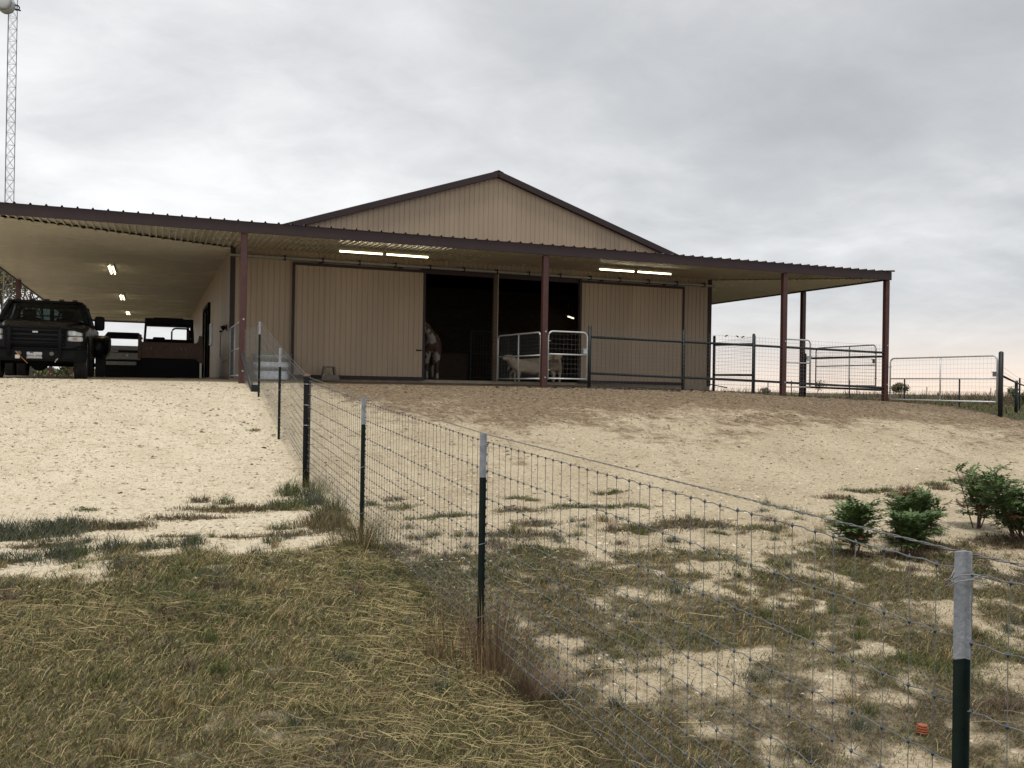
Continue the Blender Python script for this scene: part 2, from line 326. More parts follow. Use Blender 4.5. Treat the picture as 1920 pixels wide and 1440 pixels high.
def edge(o, s=8, a=.35):   # break the interpolated weights up with fine noise so that no edge is soft
    n = gn('ShaderNodeMath'); n.operation = 'MULTIPLY_ADD'; gl(gnoise(s, 6, .7), n.inputs[0]); n.inputs[1].default_value = a*2; n.inputs[2].default_value = -a
    ad = gn('ShaderNodeMath'); ad.operation = 'ADD'; gl(o, ad.inputs[0]); gl(n.outputs[0], ad.inputs[1])
    mr = gn('ShaderNodeMapRange'); mr.inputs['From Min'].default_value = .28; mr.inputs['From Max'].default_value = .72; gl(ad.outputs[0], mr.inputs[0]); return mr.outputs[0]
gcol = gmix(edge(spc.outputs[1], 4, .95), cal, mud)
gcol = gmix(edge(spc.outputs[0], 10, .45), gcol, thatch)
gcol = gmix(edge(spc.outputs[2], 2, .3), gcol, past)
gl(gcol, b.inputs['Base Color'])
bn = gn('ShaderNodeBump'); bn.inputs['Strength'].default_value = .75; bn.inputs['Distance'].default_value = .03
hs = gn('ShaderNodeMath'); hs.operation = 'ADD'; gl(gnoise(34, 6, .7), hs.inputs[0]); gl(vor.outputs['Distance'], hs.inputs[1])
gl(hs.outputs[0], bn.inputs['Height']); gl(bn.outputs[0], b.inputs['Normal'])
fx, fy = GX.ravel(), GY.ravel()
cw = cover(fx, fy)*.85
for (px, py, rx, ry, kd, ph) in PATCH:
    dd = ((fx-px)/rx)**2+((fy-py)/ry)**2; cw = np.maximum(cw, .75*sm(1.1, .3, dd))
gme = np_mesh('ground', vv, ff, gm, np.stack([cw, mudw(fx, fy), pastw(fx, fy)], -1))
go = bpy.data.objects.new('ground', gme); col.objects.link(go); structure(go, 'pale caliche gravel slope running down into rough grass')

# ------------------------------------------------------------------ barn with wrap-around lean-to
D, BW, YB, LX, RX, YE = 3.88, 15.29, 33.4, -6.4, 19.05, 37.3
SLAB = .17; XC = BW/2; SL = .3339; PEAK = 6.46
barn = thing('barn', 'long tan metal barn with dark brown trim, low gable and wrap-around lean-to roof', 'barn', (XC, D, SLAB))
def zr(x): return PEAK-SL*abs(x-XC)
def profile(a0, a1, pitch, rw, e):
    """positions across a ribbed sheet and 0/1 rib heights, ribs on the common grid"""
    out = [(a0, None)]; k = math.floor(a0/pitch)-1
    while k*pitch < a1+pitch:
        c = (k+.5)*pitch
        for q, h in ((c-rw/2-e, 0), (c-rw/2, 1), (c+rw/2, 1), (c+rw/2+e, 0)):
            if a0+.003 < q < a1-.003: out.append((q, h))
        k += 1
    out.append((a1, None))
    h0 = out[1][1] if len(out) > 2 else 0
    return [(a, 0 if h is None else h) for a, h in out]
def sheet(name, m, parent, axis, a0, a1, lo, hi, zf, pitch, rib, rw=.03, e=.014, back=None):
    mb = MB(); pr = profile(a0, a1, pitch, rw, e); v = []
    for a, h in pr:
        l, g = lo(a), hi(a)
        if g < l: g = l
        for q in (l, g):
            x, y = (a, q) if axis == 'x' else (q, a)
            v.append((x, y, zf(x, y)+rib*h))
    f = [(2*i, 2*i+1, 2*i+3, 2*i+2) if axis == 'y' else (2*i, 2*i+2, 2*i+3, 2*i+1) for i in range(len(pr)-1)]
    mb.add(v, f); return part(name, mb, m, parent)
def steps(a, b, s=.9144):
    n = max(1, math.ceil((b-a)/s-1e-6)); return [(a+i*s, min(b, a+(i+1)*s)) for i in range(n)]
def wall_sheet(name, m, parent, x0, x1, zb, zt, y, depth=.013, pitch=.1524, local=False):
    mb = MB(); pr = profile(x0, x1, pitch, .016, .008); v = []
    for a, h in pr:
        v += [(a, y-depth*(1-h), zb), (a, y-depth*(1-h), zt(a) if callable(zt) else zt)]
    mb.add(v, [(2*i, 2*i+2, 2*i+3, 2*i+1) for i in range(len(pr)-1)])
    return part(name, mb, m, parent, local)
# front wall and gable: one ribbed sheet after another
OP0, OP1, OPH = 5.43, 10.43, 3.42
cuts = sorted(set([round(a, 4) for a, _ in steps(0, BW)]+[OP0, OP1, BW]+[round(XC, 4)]))
for a, c in zip(cuts[:-1], cuts[1:]):
    if c-a < .05: continue
    wall_sheet('siding_panel', tan, barn, a, c, OPH if a >= OP0-.01 and c <= OP1+.01 else SLAB, lambda q: zr(q)-.06, D)
# side and back walls: shared sheets
def shared_sheet(h, w=.9144):
    mb = MB(); pr = profile(0, w, .1524, .016, .008); v = []
    for a, q in pr: v += [(a, -.013*(1-q), 0), (a, -.013*(1-q), h)]
    mb.add(v, [(2*i, 2*i+2, 2*i+3, 2*i+1) for i in range(len(pr)-1)]); return mesh_from('siding_panel', mb.v, mb.f, tan)
full = shared_sheet(3.72); head = shared_sheet(3.72-2.72)
bl = Vector(barn.location)
DO0, DO1 = 13.3, 16.95       # side doorway under the lean-to, filled by a black sheet
for a, c in steps(D, YB):
    if a < YB-.92:
        if c > DO0+.3 and a < DO1-.3: inst('siding_panel', head, barn, Vector((0, c, SLAB+2.72))-bl, (0, 0, -math.pi/2))
        else: inst('siding_panel', full, barn, Vector((0, c, SLAB))-bl, (0, 0, -math.pi/2))
        inst('siding_panel', full, barn, Vector((BW, a, SLAB))-bl, (0, 0, math.pi/2))
    else:
        inst('siding_panel', full, barn, Vector((0, YB, SLAB))-bl, (0, 0, -math.pi/2)); inst('siding_panel', full, barn, Vector((BW, YB-.9144, SLAB))-bl, (0, 0, math.pi/2))
for a, c in steps(0, BW): wall_sheet('siding_panel', tan, barn, a, c, SLAB, lambda q: zr(q)-.06, YB)
part('slab', MB().box((0.01, D-.03, -.35), (BW-.01, YB, SLAB)), conc, barn)
part('apron', MB().box((-1.35, D+.6, -.3), (-.005, YB+1, .105)), mat('stained_concrete', (.19, .15, .11), .9, c2=(.13, .10, .075), nscale=3), barn)
part('carport_floor', MB().box((LX+.3, 2.6, -.3), (-1.36, YE-.4, .022)), dirtm, barn)
# trims
for x in (-.012, BW-.125+.012): part('corner_trim', MB().box((x, D-.042, SLAB-.04), (x+.125, D-.002, 3.74)).box((-.014 if x < 1 else BW+.001, D-.03, SLAB-.04), (-.001 if x < 1 else BW+.014, D+.12, 3.74)), dtrim, barn)
part('header_trim', MB().box((OP0-.1, D-.045, OPH-.14), (OP1+.1, D-.03, OPH)), dtrim, barn)
for s in (0, 1):
    x0, x1 = (XC, -.15) if s == 0 else (XC, BW+.15)
    a = Vector((x0, D-.17, zr(x0)+.03)); c = Vector((x1, D-.17, zr(x1)+.03))
    part('rake_trim', MB().bar(a-Vector((0, 0, .09)), c-Vector((0, 0, .09)), .03, .17), dtrim, barn)
    part('rake_soffit', MB().bar(Vector((x0, D-.09, zr(x0)-.135)), Vector((x1, D-.09, zr(x1)-.135)), .17, .02), dtrim, barn)
part('ridge_cap', MB().loft([[(XC-.16, y, zr(XC-.16)+.045), (XC, y, PEAK+.052), (XC+.16, y, zr(XC+.16)+.045), (XC, y, PEAK+.042)] for y in (D-.18, YB+.18)]), roofm, barn)
# main roof
for a, c in steps(D-.16, YB+.16):
    sheet('roof_panel', roofm, barn, 'y', a, c, lambda q: -.2, lambda q: XC, lambda x, y: zr(x)+.02, .3048, .03, .02, .015)
    sheet('roof_panel', roofm, barn, 'y', a, c, lambda q: XC, lambda q: BW+.2, lambda x, y: zr(x)+.02, .3048, .03, .02, .015)
# lean-to: roof sheets above, liner sheets below; hips run from the barn corners to the lean-to corners
ZF = 3.58
def hiF(x): return D if 0 <= x <= BW else (D*(1-(x/LX)) if x < 0 else D*(1-(x-BW)/(RX-BW)))
def hiL(y): return 0.0 if D <= y <= YB else (LX*(1-y/D) if y < D else LX*(y-YB)/(YE-YB))
def loR(y): return BW if D <= y <= YB else (BW+(RX-BW)*(1-y/D) if y < D else BW+(RX-BW)*(y-YB)/(YE-YB))
zfr = lambda x, y: ZF+.12*y/D
zlf = lambda x, y: ZF+.12*(x-LX)/(-LX)
zrt = lambda x, y: ZF+.12*(RX-x)/(RX-BW)
zbk = lambda x, y: ZF+.12*(YE-y)/(YE-YB)
for a, c in steps(LX, RX):
    sheet('soffit_panel', cream, barn, 'x', a, c, lambda q: -.06, hiF, zfr, .1524, -.034, .03, .014)
    sheet('roof_panel', roofm, barn, 'x', a, c, lambda q: -.15, lambda q: max(-.1, hiF(q)), lambda x, y: zfr(x, y)+.152, .3048, .036, .022, .016)
    sheet('soffit_panel', cream, barn, 'x', a, c, lambda q: YE-(hiF(q)/D)*(YE-YB), lambda q: YE+.06, zbk, .1524, -.034, .03, .014)
    sheet('roof_panel', roofm, barn, 'x', a, c, lambda q: YE-(hiF(q)/D)*(YE-YB), lambda q: YE+.15, lambda x, y: zbk(x, y)+.152, .3048, .036, .022, .016)
for a, c in steps(0, YE):
    sheet('soffit_panel', cream, barn, 'y', a, c, lambda q: LX-.05, hiL, lambda x, y: zlf(x, y)-.04, .1524, -.028, .022, .012)
    sheet('roof_panel', roofm, barn, 'y', a, c, lambda q: LX-.15, hiL, lambda x, y: zlf(x, y)+.152, .3048, .036, .022, .016)
    sheet('soffit_panel', cream, barn, 'y', a, c, loR, lambda q: RX+.05, lambda x, y: zrt(x, y)-.04, .1524, -.028, .022, .012)
    sheet('roof_panel', roofm, barn, 'y', a, c, loR, lambda q: RX+.15, lambda x, y: zrt(x, y)+.152, .3048, .036, .022, .016)
F0, F1 = 3.475, 3.725
part('fascia', MB().box((LX-.1, -.12, F0), (RX+.09, -.07, F1)), dtrim, barn)
part('fascia', MB().box((LX-.1, YE+.07, F0), (RX+.09, YE+.12, F1)), dtrim, barn)
part('fascia', MB().box((LX-.1, -.068, F0+.002), (LX-.05, YE+.068, F1-.002)), dtrim, barn)
part('fascia', MB().box((RX+.04, -.068, F0+.002), (RX+.088, YE+.068, F1-.002)), dtrim, barn)
part('hip_cap', MB().bar((RX+.16, -.17, 3.755), (BW, D, 3.86), .22, .025), roofm, barn)
part('hip_cap', MB().bar((LX-.16, -.17, 3.755), (0, D, 3.86), .22, .025), roofm, barn)
pm = MB().box((-.075, -.075, 0), (.075, .075, 1), .012)
def post(x, y, z0, z1=3.47):
    me = mesh_from('post', [(p[0], p[1], p[2]*(z1-z0)) for p in pm.v], pm.f, redpost)
    o = inst('post', me, barn, Vector((x, y, z0))-bl)
    part('base_plate', MB().box((-.13, -.13, -.02), (.13, .13, .012)), redpost, o, local=True)
    for z in (.25, 1.45):
        part('bolt', MB().cyl((0.01, -.08, z-z0+.02), (0, 1, 0), .022, .02, 8), galv, o, local=True)
    return o
for x in (LX+.05, 0, 7.62, 15.24, RX): post(x, 0, float(H(x, 0))-.06)
for y in (14.0, 25.3, 36.6): post(LX+.05, y, float(H(LX, y))-.06)
for y in (3.88, 12.5, 21, 29.5, 37.2): post(RX, y, float(H(RX, y))-.06)
for x in (0.0, 7.6, 15.2): post(x, YE, .0)
# door opening: centre post, jambs, track
part('door_post', MB().box((7.60, D-.06, SLAB), (7.72, D+.06, OPH)), darkwood, barn)
part('door_post', MB().box((7.721, D-.055, SLAB), (7.745, D-.02, OPH)), tan, barn)
part('door_track', MB().box((-.03, D-.19, 3.415), (BW+.05, D-.10, 3.485), .012), mat('dull_track', (.30, .29, .26), .5, .3, c2=(.24, .23, .21), nscale=4), barn)
for i in range(15): part('track_bracket', MB().box((.35+i*1.04, D-.20, 3.40), (.39+i*1.04, D-.02, 3.53)), dtrim, barn)
def slide_door(x0, x1, handle_x):
    d = part('sliding_door', MB().box((x0+.02, D-.105, .2), (x1-.02, D-.075, 3.34)), tan, barn)
    for a, c in steps(x0+.05, x1-.05): wall_sheet('door_panel', tan, d, a, c, .24, 3.33, D-.107, .012)
    for q in (((x0, D-.145, .16), (x0+.07, D-.07, 3.37)), ((x1-.07, D-.145, .16), (x1, D-.07, 3.37)),
              ((x0+.071, D-.144, 3.29), (x1-.071, D-.072, 3.369)), ((x0+.071, D-.144, .161), (x1-.071, D-.072, .25))):
        part('door_trim', MB().box(*q), dtrim, d)
    part('door_handle', MB().box((handle_x, D-.155, 1.01), (handle_x+.17, D-.136, 1.045)).box((handle_x+.01, D-.136, 1.0), (handle_x+.03, D-.12, 1.055)), blackm, d)
    for k in (.2, .8):
        xk = x0+(x1-x0)*k; part('door_roller', MB().box((xk-.05, D-.15, 3.33), (xk+.05, D-.09, 3.44)), dtrim, d)
slide_door(1.63, 5.45, 5.19); slide_door(10.42, 14.2, 10.52)
# side wall under the left lean-to: windows, dark doorway, fittings
for y0, y1 in ((11.6, 12.75), (17.5, 18.6), (21.2, 22.3)):
    fr = MB()
    for q in (((-.06, y0, 1.32), (-.005, y0+.05, 2.08)), ((-.06, y1-.05, 1.32), (-.005, y1, 2.08)), ((-.06, y0+.051, 2.03), (-.005, y1-.051, 2.08)), ((-.06, y0+.051, 1.32), (-.005, y1-.051, 1.37))): fr.box(*q)
    wn = part('window', fr, mat('white_frame', (.62, .63, .62), .5), barn)
    part('pane', MB().box((-.04, y0+.05, 1.37), (-.03, y1-.05, 2.03)), mat('window_glass', (.55, .58, .58), .06, spec=.9), wn)
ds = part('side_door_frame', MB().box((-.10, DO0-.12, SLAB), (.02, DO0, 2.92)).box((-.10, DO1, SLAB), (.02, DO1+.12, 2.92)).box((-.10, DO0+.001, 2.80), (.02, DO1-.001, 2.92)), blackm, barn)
part('doorway_shade_sheet', MB().box((.12, DO0+.01, SLAB), (.16, DO1-.01, 2.8)), blackm, barn)  # black sheet stands in for the shade inside the open doorway
# board partition added to keep the interior dark; stall fronts
for i in range(15): part('added_partition_board', MB().box((.02, 13.0+.004*(i % 2), SLAB+i*.25), (BW-.02, 13.05, SLAB+i*.25+.246)), darkwood, barn)
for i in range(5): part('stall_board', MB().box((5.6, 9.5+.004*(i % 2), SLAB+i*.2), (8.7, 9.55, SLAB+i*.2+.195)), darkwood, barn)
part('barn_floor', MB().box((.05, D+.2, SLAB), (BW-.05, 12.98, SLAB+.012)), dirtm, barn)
darkpanel = mat('dull_panel_steel', (.10, .105, .11), .6, .3)
def pipe_panel(name, label, loc, rz, wd, h, n):
    g = thing(name, label, 'stall panel', loc, rz)
    part('frame', MB().tube([(0, 0, 0), (0, 0, h)], .025).tube([(wd, 0, 0), (wd, 0, h)], .025).tube([(0, 0, h-.02), (wd, 0, h-.02)], .022).tube([(0, 0, .15), (wd, 0, .15)], .022).tube([(0, 0, h*.55), (wd, 0, h*.55)], .016), darkpanel, g, local=True)
    for i in range(1, n): part('bar', MB().tube([(wd*i/n, 0, .15), (wd*i/n, 0, h)], .011, 5), darkpanel, g, local=True)
pipe_panel('stall_panel', 'barred steel stall panel standing inside the dark barn doorway beside the centre post', (8.72, 9.2, SLAB), 0.1, 1.5, 1.85, 12)
# light fittings
def strip_light(name, label, loc, rz, pairs, hang, group=None, gap=.06, side=False, lamp=tube_m):
    g = thing(name, label, 'light fitting', loc, rz, group); L4 = 1.2
    tot = len(pairs)
    for i, (x0, y0) in enumerate(pairs):
        part('housing', MB().box((x0, y0-(.05 if side else .07), .035), (x0+L4, y0+(.05 if side else .07), .085), .015), housing, g, local=True)
        part('tube', MB().tube([(x0+.02, y0, .012), (x0+L4-.02, y0, .012)], .019, 8), lamp, g, local=True)
        for e_ in (x0, x0+L4-.03): part('socket', MB().box((e_, y0-.03, -.012), (e_+.03, y0+.03, .034)), housing, g, local=True)
    xs = [p[0] for p in pairs]
    for q in (min(xs)+.3, max(xs)+.9): part('hanger', MB().tube([(q, pairs[0][1], .085), (q, pairs[0][1], .085+hang)], .006, 5), galv, g, local=True)
    return g
strip_light('strip_light', 'lit double strip light under the porch eave above the closed left sliding door', (2.52, 1.8, 3.455), 0, [(0, 0), (1.25, 0)], .16, 'lit strip lights under the porch')
strip_light('strip_light', 'lit double strip light under the porch eave above the right sliding door', (10.07, 1.8, 3.455), 0, [(0, 0), (1.25, 0)], .16, 'lit strip lights under the porch')
for y, lb in ((8.4, 'nearest of the three lit strip lights under the carport ceiling'), (18.7, 'middle one of the three lit strip lights under the carport ceiling'), (28.2, 'farthest of the three lit strip lights under the carport ceiling')):
    strip_light('carport_light', lb, (-3.2, y, 3.50), math.pi/2, [(0, -.055), (0, .055), (1.2, -.055), (1.2, .055)], .06, side=True, group='lit strip lights under the carport')
strip_light('barn_light', 'small lit lamp glowing deep inside the dark barn', (13.5, 11.4, 2.87), .9, [(0, 0)], .5, lamp=emit('dim_tube', (1, .88, .62), 2.2))

# ------------------------------------------------------------------ gates and pipe fences
def arc_frame(wd, h, r=.14, z0=0.0):
    p = [(0, 0, z0)]; p.append((0, 0, h-r))
    for k in range(1, 6): a = math.pi-math.pi/2*k/6; p.append((r+r*math.cos(a), 0, h-r+r*math.sin(a)))
    p.append((r, 0, h)); p.append((wd-r, 0, h))
    for k in range(1, 6): a = math.pi/2-math.pi/2*k/6; p.append((wd-r+r*math.cos(a), 0, h-r+r*math.sin(a)))
    p.append((wd, 0, h-r)); p.append((wd, 0, z0)); return p
def gate(label, loc, rz, wd, h, uprights=(), mids=(.52,), pu=.1, pv=.1, m=galvp, r=.022, hinge=0, tilt=0.0, latch=None):
    g = thing('mesh_gate', label, 'gate', loc, rz, 'mesh gates round the barn pens'); g.rotation_euler = (0, tilt, rz)
    part('frame', MB().tube(arc_frame(wd, h), r, 8).tube([(r, 0, .035), (wd-r, 0, .035)], r*.9, 8), m, g, local=True, smooth=True)
    for k in mids: part('rail', MB().tube([(r, 0, h*k), (wd-r, 0, h*k)], r*.85, 8), m, g, local=True, smooth=True)
    for k in uprights: part('upright', MB().tube([(wd*k, 0, .035), (wd*k, 0, h)], r*.9, 8), m, g, local=True, smooth=True)
    wm_ = MB(); q = pu
    while q < wd-.03: wm_.tube([(q, .015, .04), (q, .015, h-.01)], .0017, 4, False); q += pu
    q = .04+pv
    while q < h-.03: wm_.tube([(.01, .015, q), (wd-.01, .015, q)], .0017, 4, False); q += pv
    part('wire_mesh', wm_, wirem, g, local=True, kind='stuff')
    for z in (h*.2, h*.8): part('hinge', MB().tube([(hinge*wd-.06, 0, z), (hinge*wd+.06, 0, z)], .012, 6), galv, g, local=True)
    if latch is not None: part('latch', MB().box((latch-.05, -.02, h*.56), (latch+.06, .0, h*.66)).tube([(latch-.08, -.02, h*.66), (latch+.14, -.02, h*.66)], .009, 5), galv, g, local=True)
    return g
HX = math.pi/2
gate('small pale tube gate with square mesh between the red centre post and a black post', (7.74, 0, .21), .02, 1.15, 1.28, pu=.115, pv=.13, mids=(.53,), latch=1.08)
gate('galvanised mesh gate swung inwards in front of the sheep', (7.58, .13, .2), HX+.12, 2.44, 1.26, uprights=(.5,), pu=.1, pv=.1)
gate('galvanised mesh gate closing the porch end behind the post where the wire fence starts', (-.02, .42, .14), HX, 3.05, 1.3, uprights=(.5,), pu=.1, pv=.1)
gate('galvanised walk gate standing just behind the front rails right of the third red post', (15.36, .16, .11), .05, 1.03, 1.44, pu=.1, pv=.1, latch=.95)
gate('wide galvanised gate folded along the side rails behind the barn corner post', (19.26, .62, .2), HX-.04, 2.95, 1.32, uprights=(.42,), pu=.1, pv=.1, latch=.1)
gate('wide galvanised mesh gate standing closed in the open beyond the barn corner post', (19.14, -.12, -.22), -HX+.05, 3.68, 1.29, uprights=(.5,), mids=(.52,), pu=.12, pv=.13, r=.024, latch=3.6)
def pipe_fence(label, posts, rails, mesh=None, pr=.045, rr=.034, group='black pipe rail fences by the barn', wires=()):
    b0 = posts[0]; f = thing('pipe_fence', label, 'fence', (b0[0], b0[1], b0[2]), 0, group)
    for (x, y, z0, z1) in posts: 
        p_ = part('post', MB().tube([(x, y, z0-.2), (x, y, z1)], pr, 10), blackpipe, f, smooth=True)
        part('cap', MB().tube([(x, y, z1), (x, y, z1+.03)], pr, 10, True, pr*.45), blackpipe, p_)
    for pts in rails: part('rail', MB().tube(pts, rr, 8), blackpipe, f, smooth=True)
    for pts in wires: part('line_wire', MB().tube(pts, .004, 4), wirem, f)
    if mesh:
        (x0, y0, z0, t0), (x1, y1, z1, t1) = mesh[:2]; pu, pv = mesh[2:4]; L_ = math.hypot(x1-x0, y1-y0); mm = MB(); n = int(L_/pu)
        for i in range(n+1):
            k = i/n; x, y = x0+(x1-x0)*k, y0+(y1-y0)*k
            mm.tube([(x, y, z0+(z1-z0)*k), (x, y, t0+(t1-t0)*k)], .0022, 4, False)
        q = 0
        while z0+q <= t0+.001:
            kk = q/(t0-z0); mm.tube([(x0, y0, z0+q), (x1, y1, z1+(t1-z1)*kk)], .0022, 4, False); q += pv
        part('wire_mesh', mm, wirem, f, kind='stuff')
    return f
gz = lambda x, y: float(H(x, y))
pipe_fence('black pipe rail fence with square wire mesh along the front of the porch', [(8.95, 0, gz(8.95, 0), 1.66), (11.86, 0, gz(11.86, 0), 1.66), (14.2, 0, gz(14.2, 0), 1.63)],
           [[(8.98, 0, 1.378), (14.2, 0, 1.318), (18.98, 0, 1.248)], [(8.98, 0, .405), (14.2, 0, .30), (18.98, 0, .165)]], ((9.0, -.05, .05, 1.65), (18.98, -.05, -.15, 1.49), .105, .105))
pipe_fence('short black pipe fence closing the porch end from the barn corner to the front rails', [(15.40, 3.80, .1, 1.79), (14.3, .12, gz(14.3, .1), 1.6)],
           [[(15.4, 3.8, 1.51), (14.25, .1, 1.36)], [(15.4, 3.8, .515), (14.25, .1, .465)]], ((15.38, 3.75, .1, 1.6), (14.3, .15, .05, 1.6), .105, .105))
pipe_fence('black pipe side rails with mesh running back from the barn corner post', [(RX-.02, 3.7, gz(RX, 3.7), 1.3)],
           [[(RX, .08, 1.137), (RX, 3.8, 1.16)], [(RX, .08, .104), (RX, 3.8, .17)]], ((RX+.06, .1, -.1, 1.42), (RX+.06, 3.8, .0, 1.5), .105, .105))
pipe_fence('black pipe fence leading off into the pasture behind the thick gate post', [(19.30, -3.93, gz(19.3, -3.93), 1.15), (29.6, 4.2, gz(29.6, 4.2), .55), (40, 12, gz(40, 12), .4)],
           [[(19.33, -3.9, .54), (29.6, 4.2, .5), (40, 12, .38)]]+[], None, pr=.062, wires=[[(19.33, -3.9, z), (29.6, 4.2, z-.06), (40, 12, z-.12)] for z in (.1, .3, .66, .80)])
# H brace far behind the porch
pipe_fence('small black brace post with slanting pipes far behind the porch', [(29.5, 30.6, gz(29.5, 30.6)-.1, 1.45), (26.5, 31.5, gz(26.5, 31.5)-.1, 1.45)], [[(26.5, 31.5, 1.36), (29.5, 30.6, 1.36)], [(26.6, 31.5, .15), (28.2, 31, .8)], [(30.4, 30.4, .78), (33.4, 29.2, .2)]])

# ------------------------------------------------------------------ woven wire fence running from the barn post towards the photographer
FP = [(0.0, 1.27), (-3.66, 1.194), (-6.83, .577), (-9.66, .096), (-13.26, -.118), (-16.76, -.289), (-20.39, -.397), (-24.2, -.40)]
_fy = [p[0] for p in FP][::-1]; _fz = [p[1] for p in FP][::-1]
ftop = lambda y: float(np.interp(y, _fy, _fz))
fx0 = lambda y: .03*math.sin(y*1.3)*.3
wf = thing('wire_fence', 'woven wire stock fence on dark posts with white tips crossing the slope', 'fence', (0, -20.39, gz(0, -20.39)))
OFFS = (.055, .23, .403, .555, .67, .777, .875, .965, 1.045, 1.12, 1.19, 1.25)
def wire_path(off, y0, y1, st, amp=.0, zoff=0.0):
    ys = np.arange(y0, y1+1e-6, st); return [(.024+random.gauss(0, amp), y, ftop(y)-off+zoff+random.gauss(0, amp)) for y in ys]
for off in OFFS:
    pth = []
    y = -23.0
    k = 0
    while y <= -.05:      # a crimp between the stays, as the wire is woven
        s_ = .1 if y > -14 else .05
        pth.append((.024, y, ftop(y)-off+(.004 if k % 2 else -.002)+random.gauss(0, .0015 if y < -12 else .003))); y += s_; k += 1
    part('line_wire', MB().tube(pth, .0019 if off > .06 else .0021, 5, False), wirem, wf)
# two-strand twisted wire above the net, standing clear of it on the near side
for ph in (0, math.pi):
    pth = []; y = -23.0
    while y <= -.05:
        a = ph+y*55 if y < -14 else ph+y*20
        pth.append((.028+.0028*math.cos(a), y, ftop(y)-.008+.0028*math.sin(a))); y += .03 if y < -14 else .1
    part('twisted_wire', MB().tube(pth, .0017, 4, False), wirem, wf)
ystay = -22.9; kn = MB(); kq = 0
while ystay < -.2:
    y = ystay+random.gauss(0, .006); lean = random.gauss(0, .006); t0 = ftop(y)
    bot = max(OFFS[-1], 0)
    pts = [(.024, y+lean*(o_-.6)+random.gauss(0, .0016), t0-o_) for o_ in OFFS]
    part('stay_wire', MB().tube(pts, .0016, 4, False), wirem, wf)
    if y < -8:
        for o_, p in zip(OFFS, pts):
            x_, y_, z_ = p; s = .0078
            kn.add([(x_-s, y_, z_), (x_+s, y_, z_), (x_, y_-s, z_+.001), (x_, y_+s, z_-.001), (x_, y_, z_-s*1.3), (x_, y_, z_+s*1.3)], [(0,2,5),(2,1,5),(1,3,5),(3,0,5),(2,0,4),(1,2,4),(3,1,4),(0,3,4)])
    ystay += .1
part("wire_knots", kn, mat("dark_wire_knot", (.07, .08, .09), .5, .4), wf, kind='stuff')
def t_post(y, top, ground, parent, tip=.28, x=0.02, lean=0.0):
    # studded T section: flange towards the wire, stem away
    h = top-ground+.35; z0 = ground-.35; w2 = .0165
    prof = [(.004, w2), (-.001, w2), (-.001, .003), (-.034, .003), (-.034, -.003), (-.001, -.003), (-.001, -w2), (.004, -w2)]
    def rings(za, zb): return [[(x+p[0]+lean*(z-ground), y+p[1], z) for p in prof] for z in (za, zb)]
    o = part('post', MB().loft(rings(z0, top-tip)), tposts, parent)
    part('white_tip', MB().loft([[(x+p[0]*1.03+lean*(z-ground), y+p[1]*1.03, z) for p in prof] for z in (top-tip, top)]), wtip, o)
    st = MB(); z = ground+.1
    while z < top-.05:
        xx = x+.0045+lean*(z-ground); st.box((xx, y-.006, z), (xx+.008, y+.006, z+.016)); z += .055
    part('studs', st, tposts, o, kind='stuff')
    cl_ = MB()
    for o_ in (OFFS[0], OFFS[4], OFFS[9]):
        zz = top-o_-.01
        pth = [(x+.022, y-.05, zz+.006), (x+.014, y-.028, zz+.004), (x-.006, y-.022, zz-.002), (x-.038, y-.008, zz-.012), (x-.038, y+.008, zz-.012), (x-.006, y+.022, zz-.002), (x+.014, y+.03, zz+.014), (x+.022, y+.05, zz+.008)]
        cl_.tube(pth, .0021, 5)
    part('wire_clip', cl_, galv, o)
    return o
for y, top in FP[1:3]+FP[4:]: t_post(y, top, gz(0, y), wf, tip=(.245 if y > -5 else .31 if y > -8 else .27 if y > -14 else .275 if y > -18 else .272))
yW = FP[3][0]; g_ = gz(0, yW)
wp = part('wood_post', MB().tube([(0.02, yW, g_-.3), (0.018, yW, g_+.5), (.012, yW, .10)], .047, 12), mat('dark_treated_wood', (.005, .005, .006), .85, c2=(.013, .011, .011), nscale=9, stretch=(1, 1, .15), bump=.3, spec=.12), wf, smooth=True)
part('post_top', MB().tube([(.012, yW, .10), (.012, yW, .125), (.012, yW, .135)], .047, 12, True, .026), mat('cut_wood_top', (.16, .09, .06), .8, c2=(.10, .06, .045), nscale=20), wp)
for o_ in (.07, .35, .62): part('wire_wrap', MB().tube([(.012+.049*math.cos(a), yW+.049*math.sin(a), .06-o_+.006*math.sin(a*.5)) for a in np.linspace(0, 6.28, 14)], .0022, 4), galv, wp)
# loops of tie wire where the net is fastened to the nearest post
yT = FP[6][0]; zt = FP[6][1]
for dz0 in (.058, .072): part('tie_wire', MB().tube([(.03, yT+.035, zt-dz0+.02), (.0, yT+.026, zt-dz0-.012), (-.034, yT+.012, zt-dz0-.018), (-.037, yT-.004, zt-dz0-.012), (-.02, yT-.02, zt-dz0+.002), (.008, yT-.034, zt-dz0+.006), (.028, yT-.06, zt-dz0)], .0016, 5), wirem, wf)
br = MB().tube([(.0, -.06, .66), (.0, -2.85, gz(0, -2.85)-.1)], .045, 8)
bo = part('brace', br, mat('dark_grey_pipe', (.045, .048, .05), .5, c2=(.03, .03, .032), nscale=6), wf, smooth=True)
part('brace_foot', MB().box((-.07, -3.0, gz(0, -2.9)-.12), (.07, -2.8, gz(0, -2.9)+.14), .01), blackpipe, bo)
